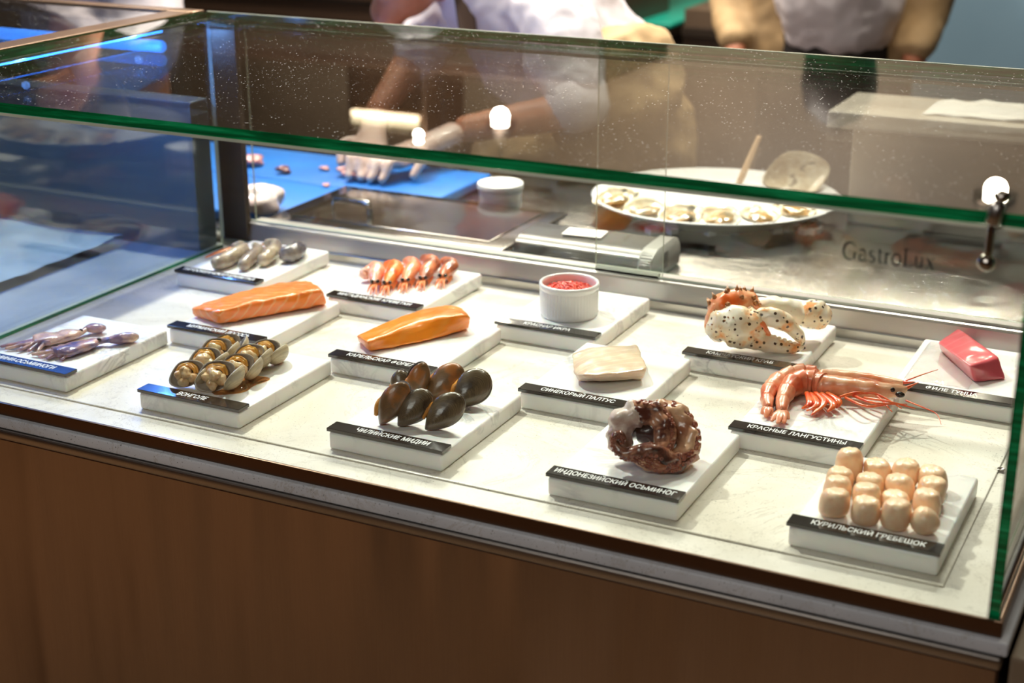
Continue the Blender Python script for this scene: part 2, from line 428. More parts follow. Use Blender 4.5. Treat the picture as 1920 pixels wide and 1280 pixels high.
def pane(name, lo, hi, mat, edge_axes, emat, parent, faceaxis):
    b = NB(); box(b, lo, hi)
    for f in b.faces:
        n = f.normal if f.normal.length else f.calc_center_median()
        b.normal_update()
    b.normal_update()
    for f in b.faces: f.material_index = 0 if abs(f.normal[faceaxis]) > 0.9 else 1
    return link(name, b, [mat, emat], parent, smooth=False)
tg = pane('top_glass', (XL - 0.002, YF - 0.006, ZT - 0.011), (XR + 0.006, YB - 0.005, ZT), MAT['glass_top'], 0, MAT['gedge'], dc, 2)
pane('front_glass', (XL, YF - 0.0065, 0.0), (XR - 0.009, YF + 0.0015, ZT - 0.0115), MAT['glass'], 0, MAT['gedge'], dc, 1)
pane('side_glass', (XR - 0.0085, YF + 0.0, 0.0), (XR + 0.001, 0.62, ZT - 0.0115), MAT['glass'], 0, MAT['gedge'], dc, 0)
pane('side_glass', (XL - 0.008, YF + 0.0, 0.002), (XL - 0.0005, 0.6545, ZT - 0.0115), MAT['glass'], 0, MAT['lightedge'], dc, 0)
# pale bonded seam under the front edge of the top glass
b = NB(); box(b, (XL, YF - 0.0075, ZT - 0.0145), (XR, YF - 0.0068, ZT - 0.0112)); link('glue_seam', b, MAT['lightedge'], dc)
b = NB(); box(b, (XL - 0.002, YB - 0.0049, ZT - 0.010), (XR + 0.006, YB - 0.0015, ZT + 0.0005)); link('rear_edge_strip', b, MAT['lightedge'], dc)
b = NB(); box(b, (XL, YB - 0.035, ZT - 0.022), (XR, YB - 0.006, ZT - 0.0118)); link('rear_top_rail', b, m_glass('frosted_rail', (0.72, 0.78, 0.78), False, 1.5), dc)
b = NB(); box(b, (-0.744, 0.655, -0.0), (-0.688, 0.668, ZT - 0.012), 0.001); link('corner_post', b, MAT['post'], dc)
b = NB(); box(b, (-0.733, YF + 0.002, 0.0), (-0.728, 0.64, 0.003)); link('seal', b, MAT['gedge'], dc)
# rear ledge
b = NB(); box(b, (-0.735, 0.650, -0.0), (0.672, 0.655, 0.013), 0.0005)
link('rear_step', b, MAT['steel'], dc)
b = NB()
loft(b, [[(x, 0.657, 0.0), (x, 0.664, 0.036), (x, 0.662, 0.041), (x, 0.666, 0.0425), (x, 0.698, 0.0425), (x, 0.698, 0.0)] for x in (-0.688, 0.672)])
link('rear_ledge', b, MAT['steel_ledge'], dc, smooth=False)
b = NB(); box(b, (-0.057, 0.668, 0.0426), (0.045, 0.676, 0.050)); box(b, (-0.688, 0.668, 0.0426), (0.672, 0.670, 0.0455)); link('glass_track', b, MAT['lightedge'], dc)
pane('sliding_glass', (-0.685, 0.677, 0.043), (0.047, 0.681, 0.368), MAT['glass_rear'], 0, MAT['lightedge'], dc, 1)
pane('sliding_glass', (-0.058, 0.670, 0.0505), (0.668, 0.674, 0.368), MAT['glass_rear'], 0, MAT['lightedge'], dc, 1)
# hanging knob clamp on the top glass
kn = thing('glass_knob', PY(1877, 385, -0.06), 'steel ball-ended knob hanging under the green glass edge at the right', 'knob')
kp = [V((0.623, -0.0795, 0.3985)), V((0.6225, -0.0795, 0.36)), V((0.6165, -0.0795, 0.338))]
kp = [PY(1877, 378, -0.0845), PY(1862, 412, -0.0845), PY(1850, 492, -0.0845)]
b = NB(); sweep(b, kp[1:], [0.0036, 0.0032], 14, n=3); link('rod', b, MAT['polish'], kn)
b = NB(); ball(b, kp[2], 0.0078, 24, 16); link('ball', b, MAT['polish'], kn)
b = NB(); sweep(b, [kp[1] + V((0, 0, -0.002)), kp[1] + V((0.003, 0.0, 0.012))], [0.0065, 0.0065], 20, n=2); link('collar', b, MAT['steel'], kn)
b = NB(); ball(b, kp[1] + V((0.0045, 0.004, 0.0195)), (0.007, 0.007, 0.0055), 20, 12); link('cap', b, MAT['polish'], kn)
b = NB(); lathe(b, P(1877, 880, 0.0022), [(0.0045, 0), (0.0045, 0.0012), (0.003, 0.0014), (0.0028, 0.0006)], 20); o = link('floor_screw', b, MAT['polish'])
tag(o, 'small steel screw set in the stone floor by the right glass', 'screw')
# ------------------------------------------------------------------ text
def text_mesh(txt, cap, width, name='lettering', bold=0.016, maxw=None):
    cu = bpy.data.curves.new('t', 'FONT'); cu.body = txt; cu.size = 1.0; cu.offset = bold; cu.extrude = 0.0; cu.resolution_u = 3
    ob = bpy.data.objects.new('t', cu); COL.objects.link(ob)
    bpy.context.view_layer.update()
    dg = bpy.context.evaluated_depsgraph_get(); me = bpy.data.meshes.new_from_object(ob.evaluated_get(dg))
    bpy.data.objects.remove(ob); bpy.data.curves.remove(cu)
    xs = [v.co.x for v in me.vertices]; ys = [v.co.y for v in me.vertices]
    x0, x1 = min(xs), max(xs); y0 = 0.0; y1 = 0.73
    sx = width / (x1 - x0); sy = cap / y1
    for v in me.vertices: v.co = V(((v.co.x - (x0 + x1) / 2) * sx, (v.co.y - 0.365) * sy, 0))
    me.name = name; return me
# ------------------------------------------------------------------ marble slabs and name plates
W_, D_, T_ = 0.15, 0.2046, 0.0218
ROWY = {'A': 0.002, 'B': 0.2115, 'C': 0.4255}
Z0 = 0.0022; ZS = 0.024
SL = {
 'A1': (-0.648, 'МИНИ-ОСЬМИНОГИ', 0.098, 0, 'mini octopuses'), 'A2': (-0.3805, 'ВОНГОЛЕ', 0.043, 0, 'open clams'),
 'A3': (-0.1035, 'ЧИЛИЙСКИЕ МИДИИ', 0.096, 0.012, 'black mussels'), 'A4': (0.177, 'ИНДОНЕЗИЙСКИЙ ОСЬМИНОГ', 0.139, 0, 'cooked octopus'),
 'A5': (0.445, 'КУРИЛЬСКИЙ ГРЕБЕШОК', 0.114, 0.008, 'scallops'),
 'B2': (-0.5012, 'МУРМАНСКИЙ ЛОСОСЬ', 0.102, 0.006, 'striped salmon piece'), 'B3': (-0.2375, 'КАРЕЛЬСКАЯ ФОРЕЛЬ', 0.106, 0.002, 'smooth orange trout piece'),
 'B4': (0.040, 'СИНЕКОРЫЙ ПАЛТУС', 0.098, 0.0, 'white halibut piece'), 'B5': (0.312, 'КРАСНЫЕ ЛАНГУСТИНЫ', 0.115, 0.004, 'two red langoustines'),
 'C1': (-0.6575, 'ТИХООКЕАНСКАЯ КРЕВЕТКА', 0.134, 0, 'raw grey prawns'), 'C2': (-0.3795, 'МАГАДАНСКИЕ КРЕВЕТКИ', 0.122, 0, 'five pink shrimps'),
 'C3': (-0.102, 'КРАСНАЯ ИКРА', 0.070, 0, 'red caviar bowl'), 'C4': (0.175, 'КАМЧАТСКИЙ КРАБ', 0.090, 0, 'crab claw'),
 'C5': (0.4455, 'ФИЛЕ ТУНЦА', 0.062, 0, 'tuna block'),
}
bs = NB(); box(bs, (0, 0, 0), (W_, D_, T_), 0.0038, 4)
slab_me = bpy.data.meshes.new('marble_slab'); bs.to_mesh(slab_me); bs.free(); slab_me.materials.append(MAT['marble'])
for p in slab_me.polygons: p.use_smooth = True
slab_me.set_sharp_from_angle(angle=math.radians(20))
BOXED.clear()
bp_ = NB(); box(bp_, (0, 0, 0), (0.153, 0.022, 0.0042), 0.0004, 1)
plate_me = bpy.data.meshes.new('name_plate'); bp_.to_mesh(plate_me); bp_.free(); plate_me.materials.append(MAT['black'])
for k, (x, t, wd, off, food) in SL.items():
    y = ROWY[k[0]]
    s = bpy.data.objects.new('marble_slab', slab_me); COL.objects.link(s); s.location = (x, y, Z0)
    tag(s, 'white marble slab carrying the ' + food, 'serving slab', 'white marble slabs in three staggered rows')
    n_ = bpy.data.objects.new('name_plate', plate_me); COL.objects.link(n_); n_.location = (x - 0.0025, y + 0.0005, ZS + 0.0001)
    tag(n_, 'black name plate with white lettering in front of the ' + food, 'name plate', 'black name plates on the marble slabs')
    me = text_mesh(t, 0.0098, wd); me.materials.append(MAT['white_ink'])
    lt = bpy.data.objects.new('lettering', me); COL.objects.link(lt); lt.parent = n_
    lt.location = (0.076 + off * 0.5, 0.0118, 0.0044)
# brand lettering on the front glass
def serif_mesh():
    """thin roman lettering: thick and hair strokes with small foot serifs"""
    bm = NB()
    def ribbon(pts, ws, ox):
        pts = [V((p[0] + ox, p[1], 0)) for p in pts]; n = len(pts); prev = None
        for i, p in enumerate(pts):
            t = (pts[min(i + 1, n - 1)] - pts[max(i - 1, 0)]).normalized(); q = V((-t.y, t.x, 0))
            w_ = (ws if isinstance(ws, (int, float)) else ws[0] + (ws[1] - ws[0]) * math.sin(math.pi * i / (n - 1))) / 2
            a, b_ = bm.verts.new(p + q * w_), bm.verts.new(p - q * w_)
            if prev: bm.faces.new((prev[0], prev[1], b_, a))
            prev = (a, b_)
    def arc_(cx, cy, rx, ry, a0, a1, n=18): return [(cx + rx * math.cos(math.radians(a0 + (a1 - a0) * i / n)), cy + ry * math.sin(math.radians(a0 + (a1 - a0) * i / n))) for i in range(n + 1)]
    K, H = .085, .030
    def foot(x, y, w_, ox): ribbon([(x - w_, y), (x + w_, y)], H, ox)
    x = 0.0
    ribbon(arc_(.36, .36, .32, .36, 48, 300), (H, K + .02), x); ribbon([(.58, .56), (.585, .68)], H, x); ribbon([(.60, .04), (.60, .31)], K, x); foot(.60, .315, .10, x); x += .78
    ribbon(arc_(.20, .36, .14, .12, 165, 0) + [(.34, .30), (.34, .06)], (H, .075), x); ribbon([(.34, .06), (.40, .015), (.45, .03)], H * 1.4, x); ribbon(arc_(.20, .135, .14, .125, 75, 340), (H, .07), x); x += .50
    ribbon(arc_(.19, .365, .12, .10, 35, 200, 10) + [(.19, .245), (.26, .205)] + arc_(.19, .12, .13, .11, 25, -160, 10), (H, .075), x); x += .42
    ribbon([(.13, .60), (.13, .10), (.17, .02), (.27, .04)], .07, x); foot(.15, .465, .13, x); x += .34
    ribbon([(.11, .46), (.11, .015)], K, x); foot(.11, .015, .10, x); foot(.07, .46, .05, x); ribbon([(.12, .34), (.20, .44), (.31, .46)], .06, x); x += .38
    ribbon(arc_(.24, .235, .20, .24, 0, 360, 28), .066, x); x += .54
    ribbon([(.13, .70), (.13, .015)], K, x); foot(.13, .705, .12, x); ribbon([(.02, .015), (.48, .015), (.50, .17)], .055, x); x += .54
    ribbon([(.10, .46), (.10, .14), (.15, .03), (.26, .02), (.37, .09)], .07, x); foot(.07, .46, .06, x); ribbon([(.39, .46), (.39, .015)], .075, x); foot(.36, .46, .06, x); foot(.42, .015, .06, x); x += .54
    ribbon([(.07, .46), (.38, .015)], K, x); ribbon([(.37, .46), (.07, .015)], H * 1.2, x)
    for (fx, fy) in ((.08, .46), (.36, .46), (.07, .015), (.38, .015)): foot(fx, fy, .07, x)
    me = bpy.data.meshes.new('glass_lettering'); bm.to_mesh(me); bm.free()
    xs = [v.co.x for v in me.vertices]; c = (min(xs) + max(xs)) / 2; sx = .080 / (max(xs) - min(xs)); sy = .0158 / .74
    for v in me.vertices: v.co = V(((v.co.x - c) * sx, (v.co.y - .36) * sy, 0))
    return me
me = serif_mesh(); me.materials.append(MAT['dark_ink'])
g = bpy.data.objects.new('glass_lettering', me); COL.objects.link(g); g.rotation_euler = (math.radians(90), 0, 0)
c = PY(1665, 479, YF - 0.0067); g.location = c
g.rotation_euler = (math.radians(90), 0, 0); g.parent = dc; g.matrix_parent_inverse = inv_of(dc); g['label'] = 'dark grey serif shop lettering on the front glass'
# ------------------------------------------------------------------ food: shared helpers
ST = ZS                                       # height of the slab tops
def PB(o, u, v, b=0.0, zmin=None):            # point seen at (u, v) standing b behind the anchor o
    d = ray(u, v); t = ((V(o) + E2 * b - CAM).dot(E2)) / d.dot(E2); q = CAM + d * t
    if zmin is not None: q.z = max(q.z, zmin)
    return q
def S(o): return F / (M3.transposed() @ (CAM - V(o))).z    # pixels per metre at o
def valve(bm, hinge, y, n, L, Wd, D, th=0.0012, prof=None, mo=0, mi=1, skew=0.0, nr=9, ns=28):
    """half shell: hinge point, y = hinge to rim, n = outward normal"""
    y = V(y).normalized(); n = V(n); n = (n - y * n.dot(y)).normalized(); x = y.cross(n)
    lay = bm.verts.layers.float.get('ring') or bm.verts.layers.float.new('ring')
    hinge = V(hinge)
    def pt(r, a, inner):
        u, v = r * math.cos(a), r * math.sin(a)
        k = prof((v + 1) / 2) if prof else 1.0
        hh = D * (max(0.0, 1 - r * r) ** 0.62) * (1 + skew * (-v))
        q = hinge + x * (u * Wd / 2 * k) + y * ((v + 1) * L / 2) + n * (hh - (th if inner else 0))
        if inner: q = q - x * (u * Wd / 2 * k * 0.03) 
        vv = bm.verts.new(q); s = (u * u + (v + 1) ** 2) / (2 * (v + 1) + 1e-3); vv[lay] = min(1.5, s); return vv
    grids = []
    for inner in (0, 1):
        g = [[pt(0.001 if i == 0 else i / nr, 2 * math.pi * j / ns, inner) for j in range(ns)] for i in range(nr + 1)]
        grids.append(g)
        for i in range(nr):
            for j in range(ns):
                f = bm.faces.new((g[i][j], g[i][(j + 1) % ns], g[i + 1][(j + 1) % ns], g[i + 1][j])); f.material_index = mi if inner else mo; f.smooth = True
        f = bm.faces.new(g[0]); f.material_index = mi if inner else mo
    a, c = grids[0][nr], grids[1][nr]
    for j in range(ns):
        f = bm.faces.new((a[j], a[(j + 1) % ns], c[(j + 1) % ns], c[j])); f.material_index = mo
def lrp(a, b, t): return V(a) * (1 - t) + V(b) * t
def fillet(name, secs, mat, wob=0.0012, sub=2, seed=1, inset=0.2, mats=None):
    """secs: cross sections [near bottom, near top, far top, far bottom]"""
    full = []
    ss = [[V(p) for p in s] for s in secs]
    s0 = [lrp(ss[0][i], ss[1][i], 0.10) for i in range(4)]; s1 = [lrp(ss[-1][i], ss[-2][i], 0.10) for i in range(4)]
    ss = [ss[0], s0] + ss[1:-1] + [s1, ss[-1]]
    for s in ss:
        ring = []
        for i in range(4):
            a, p, c = s[i - 1], s[i], s[(i + 1) % 4]
            ring += [lrp(p, a, inset), lrp(p, (a + c) / 2, inset * 0.25), lrp(p, c, inset)]
        full.append(ring)
    b = NB(); loft(b, full)
    o = link(name, b, mat)
    m = o.modifiers.new('s', 'SUBSURF'); m.levels = sub + 1; m.render_levels = sub + 1
    bake(o); wobble(o, wob, 55, seed); wobble(o, wob * 0.35, 180, seed + 5)
    # keep it resting on the slab
    z = min((o.matrix_basis @ v.co).z for v in o.data.vertices); o.location.z += ST + 0.0003 - z
    return o
def settle(o, z=None, eps=0.0003):
    """rest a thing (with its parts) on height z"""
    z = ST if z is None else z
    lo = 1e9
    def rec(x):
        nonlocal lo
        if x.type == 'MESH':
            m = wmat(x)
            for v in x.data.vertices: lo = min(lo, (m @ v.co).z)
        for c in x.children: rec(c)
    rec(o)
    o.location.z += z + eps - lo
# ------------------------------------------------------------------ food materials
MAT['salmon'] = m_salmon('salmon_flesh', '#ff9222', '#ff8446', '#ffc890', 34, 1.25, 0.55)
MAT['trout'] = m_salmon('trout_flesh', '#ff8612', '#ff9a2e', '#ffb460', 30, 0.9, 0.25)
MAT['halibut'] = m_salmon('halibut_flesh', '#e3cfae', '#dab9a2', '#f3e6cc', 26, 0.8, 0.4)
MAT['tuna'] = m_salmon('tuna_flesh', '#cf4a52', '#d9606a', '#e88a8a', 22, 0.6, 0.25)
MAT['scallop'] = simple('scallop_flesh', '#ffdfbc', 0.36, 0, '#f9c69c', 70, bump=0.25, bscale=160, sss=0.5, coat=0.25)
MAT['raw_prawn'] = m_rings('raw_prawn_shell', ['#a89a88', '#c9b79b', '#8a7e78', '#d8b98a'], 30, 0.22, 0.5)
def m_seg(name, a, b, c, sc_=1.0, rough=0.3):
    m = N(name); m.set(Roughness=rough, Coat_Weight=0.35, Subsurface_Weight=0.25, Subsurface_Scale=0.004)
    co = m.co(); f = m.noise(co, 70 * sc_, 5, 0.6, 0.6); g = m.noise(co, 28 * sc_, 3)
    m.color(m.mix(m.thr(g, 0.45, 0.62), m.ramp(f, [(0.35, a), (0.65, b)]), c)); m.bump(m.noise(co, 300, 3), 0.25, 0.0005)
    return m.m
MAT['pink'] = m_seg('cooked_shrimp_shell', '#f58a4c', '#ffb08a', '#e0653e')
MAT['pinkpale'] = m_seg('pale_shrimp_shell', '#f6a884', '#ffd2b6', '#ee8a62')
MAT['pinkorange'] = m_seg('orange_shrimp_shell', '#f77a22', '#ff9c48', '#e8541c')
MAT['pinkdark'] = m_seg('brownish_shrimp_shell', '#cf6a3a', '#f09a6c', '#8e4a34')
MAT['feeler'] = simple('orange_feelers', '#ff9a58', 0.4, 0, '#f07c34', 90)
MAT['eye'] = simple('shrimp_eye', '#0d0a0c', 0.15, coat=0.5)
MAT['grey'] = m_seg('grey_prawn_shell', '#a8977c', '#cbb89a', '#8b7c70', 0.9, 0.2)
MAT['greydark'] = m_seg('dark_grey_prawn_shell', '#716a68', '#938a80', '#4f4a52', 0.9, 0.2)
MAT['orange_tail'] = simple('orange_prawn_tail', '#e88a2c', 0.3, 0, '#b4481c', 60, coat=0.4)
MAT['lang'] = m_seg('red_langoustine_shell', '#dd7f55', '#efab86', '#d06038', 0.8)
MAT['lang2'] = m_seg('pale_langoustine_head', '#e9a87c', '#f5cfae', '#d97c4c', 0.8)
MAT['redleg'] = simple('red_legs', '#e0451a', 0.3, 0, '#f0783c', 80, coat=0.4)
MAT['octo_raw'] = m_seg('raw_octopus_skin', '#c9a294', '#e3c2ae', '#7d6680', 1.0, 0.16)
MAT['octo_raw2'] = m_seg('purple_octopus_skin', '#a68694', '#cf9f8a', '#5d5a86', 1.0, 0.16)
def m_octo():
    m = N('cooked_octopus_skin'); m.set(Roughness=0.25, Coat_Weight=0.5, Subsurface_Weight=0.1, Subsurface_Scale=0.004)
    co = m.co(); f = m.noise(co, 60, 6, 0.65, 0.8); g = m.noise(co, 26, 3)
    m.color(m.mix(m.thr(g, 0.44, 0.60), m.ramp(f, [(0.36, '#5a2a22'), (0.5, '#9a5e48'), (0.62, '#d8a484')]), m.ramp(f, [(0.4, '#2a1416'), (0.6, '#6e3a30')])))
    m.bump(f, 0.4, 0.001); return m.m
MAT['octo'] = m_octo()
MAT['octo_mid'] = simple('mottled_octopus_skin', '#c98e6e', 0.24, 0, '#5a2a22', 48, bump=.4, bscale=130, coat=.5, lo=.42, hi=.56)
MAT['octo_hollow'] = simple('octopus_hollow_shade', '#2c1216', 0.3, 0, '#4a2420', 60, bump=.4, coat=.4)  # shade of the octopus hollow put into a dark colour
MAT['octo_tan'] = simple('octopus_flesh', '#e0b490', 0.25, 0, '#a8684a', 40, bump=0.4, bscale=120, coat=0.5)
MAT['octo_white'] = simple('octopus_cut_flesh', '#efe0d2', 0.3, 0, '#c9a79a', 70, coat=0.4)
MAT['sucker'] = simple('octopus_suckers', '#7a3226', 0.28, 0, '#b06a50', 180, coat=0.5)
def m_crab():
    m = N('spotted_crab_shell'); m.set(Roughness=0.3, Coat_Weight=0.4, Subsurface_Weight=0.1, Subsurface_Scale=0.004)
    co = m.co(); g = m.noise(co, 30, 4, 0.55, 0.5)
    base = m.ramp(g, [(0.42, '#f5ecd8'), (0.56, '#f2dcb8'), (0.66, '#f0a05c'), (0.78, '#e06a1c')])
    vo = m.n('ShaderNodeTexVoronoi'); m.l(co, vo.inputs['Vector']); vo.inputs['Scale'].default_value = 115; vo.inputs['Randomness'].default_value = 0.8
    lt = m.n('ShaderNodeMath', operation='LESS_THAN'); m.l(vo.outputs['Distance'], lt.inputs[0]); lt.inputs[1].default_value = 0.24
    m.color(m.mix(lt.outputs[0], base, '#4a3218')); m.bump(m.noise(co, 200, 3), 0.2, 0.0006); return m.m
MAT['crab'] = m_crab()
MAT['crab_orange'] = m_seg('orange_crab_shell', '#ee8a4a', '#f7c49a', '#e8661e', 0.7)
MAT['crab_cream'] = m_seg('cream_crab_shell', '#f4e8d0', '#fbf3e2', '#eec092', 0.7)
MAT['spine'] = simple('crab_spines', '#8a5a34', 0.35, 0, '#c88a54', 200)
MAT['blacktip'] = simple('black_claw_tip', '#1c1612', 0.3)
MAT['mussel'] = m_rings('mussel_shell', ['#1c1713', '#5a4c38', '#857254', '#2c251c'], 55, 0.26, 0.6, bump=.5)
MAT['mussel_brown'] = m_rings('brown_mussel_shell', ['#231a14', '#7a5836', '#5e4c36', '#a5642e'], 55, 0.28, 0.5, bump=.5)
MAT['pearl'] = simple('shell_inside', '#a8a9ac', 0.2, 0.1, '#6d7078', 50, coat=0.5)
MAT['flesh_orange'] = simple('orange_mussel_flesh', '#e8a04a', 0.25, 0, '#c47a2c', 80, coat=0.5)
MAT['clam'] = m_rings('clam_shell', ['#5a4a38', '#cbb894', '#6a5c4c', '#a3967e'], 34, 0.5, 0.05, bump=0.9)
MAT['clam_in'] = simple('clam_inside', '#b3a898', 0.3, 0, '#958d84', 60, coat=0.4)
MAT['clam_meat'] = simple('clam_meat', '#ecd0a0', 0.2, 0, '#cfa070', 120, bump=0.3, bscale=260, sss=0.3, coat=0.6)
MAT['clam_gold'] = simple('golden_clam_mantle', '#f0b04e', 0.22, 0, '#dc9436', 150, bump=0.3, bscale=260, sss=0.2, coat=0.6)
MAT['roe'] = simple('red_roe', '#c81a02', 0.1, 0, '#f0480c', 200, coat=0.9)
MAT['juice'] = m_glass('thin_orange_juice', (0.98, 0.78, 0.55), False, 1.0)
MAT['film'] = m_glass('clear_film', (0.98, 0.98, 0.98), False, 0.7)

# ------------------------------------------------------------------ mini octopuses
def mini_octopus(label, mantle, neck, web, tips, mat, mat2, mr, wr):
    o0 = P(*neck, ST)
    t = thing('mini_octopus', o0, label, 'octopus', 'raw mini octopuses on one slab')
    b = NB()
    m0, m1 = P(*mantle[0], ST + mr * .7), P(*mantle[1], ST + mr * .6)
    sweep(b, [m0, lrp(m0, m1, .3), lrp(m0, m1, .75), m1], [(mr * .55, mr * .5), (mr, mr * .7), (mr * 1.05, mr * .7), (mr * .5, mr * .4)], 16, n=5, bump=.25)
    link('mantle', b, mat2, t)
    b = NB(); wp = [P(*q, ST + wr * .35) for q in web]
    n0 = P(*neck, ST + mr * .55)
    sweep(b, [m0, n0] + wp, [(mr * .5, mr * .4), (mr * .55, mr * .45)] + [(wr * k, wr * .38) for k in (.75, 1.0, .9)][:len(wp)], 18, n=5, bump=.35)
    link('head_web', b, mat, t)
    b = NB(); ball(b, n0 + V((0, 0, mr * .35)) - E2 * mr * .5, mr * .33, 12, 8); link('eye', b, MAT['eye'], t)
    last = wp[-1]
    for i, q in enumerate(tips):
        b = NB(); e = P(*q, ST + .0015)
        st = wp[1] + (E2 * (i - len(tips) / 2 + .5) * wr * .4)
        mid = lrp(st, e, .55) + E2 * random.uniform(-.003, .003) + UP * .002
        sweep(b, [st, mid, e, e + E1 * random.uniform(-.004, .001) + E2 * random.uniform(-.003, .003)], [.0034, .0030, .0019, .0010], 10, n=5, bump=.6)
        link('arm', b, mat if i % 2 else mat2, t)
    settle(t)
mini_octopus('paler raw mini octopus lying further from the name plate', [(163, 619), (197, 618)], (154, 625), [(132, 630), (100, 637), (66, 641)],
             [(6, 652), (14, 656), (24, 650), (38, 659), (55, 660), (72, 659)], MAT['octo_raw'], MAT['octo_raw2'], .0088, .017)
mini_octopus('darker purple raw mini octopus lying nearer the name plate', [(207, 640), (258, 633)], (188, 642), [(166, 647), (135, 656), (105, 663)],
             [(64, 667), (72, 664), (84, 672), (92, 674), (104, 668), (118, 675)], MAT['octo_raw2'], MAT['octo_raw'], .0095, .017)
# ------------------------------------------------------------------ clams
def clam(label, u, v, sc_=1.0, rz=0.0, z=0.003, tilt=0.0, hide=False):
    sc_ *= 1.08; o = P(u - 4, v, ST); o0 = o
    t = thing('clam', (0, 0, 0), label, 'clam', 'open clams heaped on one slab')
    def d(a, b_, h):
        a2 = a * math.cos(rz) - b_ * math.sin(rz); b2 = a * math.sin(rz) + b_ * math.cos(rz)
        return E1 * a2 + E2 * b2 + UP * h
    H = o + UP * z; L = 0.0305 * sc_; Wd = 0.040 * sc_
    yA = d(-.50, .34 + tilt, .80).normalized(); nA = d(-.10, .93, -.32)
    nA = (nA - yA * nA.dot(yA)).normalized()
    b = NB(); valve(b, H, yA, nA, L, Wd, .0085 * sc_, prof=lambda q: .62 + .5 * math.sin(math.pi * min(1, q * .9 + .08)) ** .8)
    link('valve', b, [MAT['clam'], MAT['clam_in']], t)
    yB = d(.60, .28, .75).normalized(); nB = d(.84, -.22, -.50)
    b = NB(); valve(b, H + d(.003, 0, -.001), yB, nB, L, Wd, .0085 * sc_, prof=lambda q: .62 + .5 * math.sin(math.pi * min(1, q * .9 + .08)) ** .8)
    link('valve', b, [MAT['clam'], MAT['clam_in']], t)
    x = yA.cross(nA); c = H + yA * L * .5 - nA * .001
    b = NB(); rnd = random.Random(int(u * 7))
    for (px, py, r) in ((.0, -.10, .0075), (.006, -.006, .0055), (-.004, -.007, .0052), (.007, .002, .005), (.001, .004, .0045), (-.003, .0, .0045)):
        py = py if abs(py) < .05 else -.001
        ball(b, c + x * px * sc_ + yA * py * sc_ - nA * .003 * sc_, (r * sc_ * rnd.uniform(1.0, 1.25),) * 3, 14, 10, nz=.5, nf=140)
    link('meat', b, MAT['clam_meat'], t)
    b = NB()
    pts = [c + x * (-.013 * math.cos(k)) * sc_ * .98 + yA * (.0105 * math.sin(k)) * sc_ + nA * .001 for k in (-.5, .1, .7, 1.3, 1.9, 2.5)]
    sweep(b, pts, [.0016, .0026, .0028, .0028, .0024, .0015], 10, n=5, bump=.7)
    pts = [p_ * .8 + c * .2 - nA * .002 for p_ in pts[:5]]
    sweep(b, pts, [.0012, .0022, .0026, .0022, .0014], 10, n=5, bump=.8)
    link('mantle', b, MAT['clam_gold'], t)
    settle(t, eps=.0003)
for a in (('open clam at the front left of the heap, touching the name plate', 366, 727, 1.0, 0.0),
          ('open clam at the front middle, largest and closest to the clam name plate', 421, 735, 1.14, 0.0),
          ('open clam second from the front in the left row of the heap', 397, 702, 1.0, -.1),
          ('open clam third from the front in the left row of the heap', 419, 683, 1.0, .05),
          ('open clam at the far end of the left row, facing more sideways', 440, 672, .95, .35),
          ('open clam just right of and behind the largest front clam', 460, 716, 1.05, .1),
          ('open clam in the right row, half hidden behind striped outer shells', 480, 695, 1.0, .0),
          ('open clam at the far right of the heap with its valve spread wide', 508, 686, 1.0, -.15)):
    clam(*a)
b = NB(); c0 = P(440, 722, ST + .0005)
ring = [b.verts.new(c0 + E1 * (.036 * math.cos(a) * (1 + .25 * math.sin(3 * a))) + E2 * (.030 * math.sin(a) + .012 * math.cos(a)) ) for a in [2 * math.pi * i / 40 for i in range(40)]]
f = b.faces.new(ring); r_ = bmesh.ops.extrude_face_region(b, geom=[f]); 
for v_ in [g_ for g_ in r_['geom'] if isinstance(g_, bmesh.types.BMVert)]: v_.co.z += .0005
o = link('juice_puddle', b, MAT['juice']); tag(o, 'thin orange juice puddle under the open clams', 'juice', kind='stuff')
# ------------------------------------------------------------------ mussels
def mussel(label, beak, tip, db=.012, gap=.16, n=(.25, -.62, .72), wd=.031, mat='mussel', L=None, open_=False, lean=0.0):
    wd *= 1.16
    o = P(beak[0], beak[1], ST + .006)
    e = PB(o, tip[0], tip[1], db)
    y = (e - o); Lr = y.length; y.normalize()
    t = thing('mussel', (0, 0, 0), label, 'mussel', 'mussels heaped on one slab')
    n = E1 * n[0] + E2 * n[1] + UP * n[2]; n = (n - y * n.dot(y)).normalized(); x = y.cross(n)
    pr = lambda q: .34 + .80 * math.sin(math.pi * (min(1, q) ** .85) * .60) ** .9
    def tiltd(sgn, ang):
        # turn the valve about the hinge side so that the pair gapes on its left edge
        nn = (n * sgn * math.cos(ang) + x * math.sin(ang)).normalized()
        yy = (y * math.cos(ang * .3) + n * sgn * math.sin(ang * .3)).normalized()
        return yy, nn
    sx = 1.0
    left = -1.0 if x.dot(E1) > 0 else 1.0
    for sgn, mt in ((1, mat), (-1, 'mussel')):
        yy, nn = tiltd(sgn, gap * (-left) * 1.0)
        b = NB(); valve(b, o + n * sgn * .0004, yy, nn, Lr, wd, .0105, th=.0011, prof=pr, skew=.30, nr=12, ns=36)
        link('valve', b, [MAT[mt], MAT['pearl']], t)
    b = NB()
    pts = [o + y * Lr * k + x * left * wd * .43 * math.sin(math.pi * min(1, k + .15)) for k in (.12, .35, .6, .85)]
    sweep(b, pts, [.002, .0042, .0042, .002], 12, n=5, bump=.5); link('flesh', b, MAT['flesh_orange'], t)
    settle(t, eps=.0002)
mussel('grey-brown mussel at the front left, its left valve gaping wide', (712, 788), (762, 708), .010, .34, wd=.027, mat='mussel_brown')
mussel('dark brown mussel second from left in the front row', (746, 792), (806, 727), .012, .16, wd=.029)
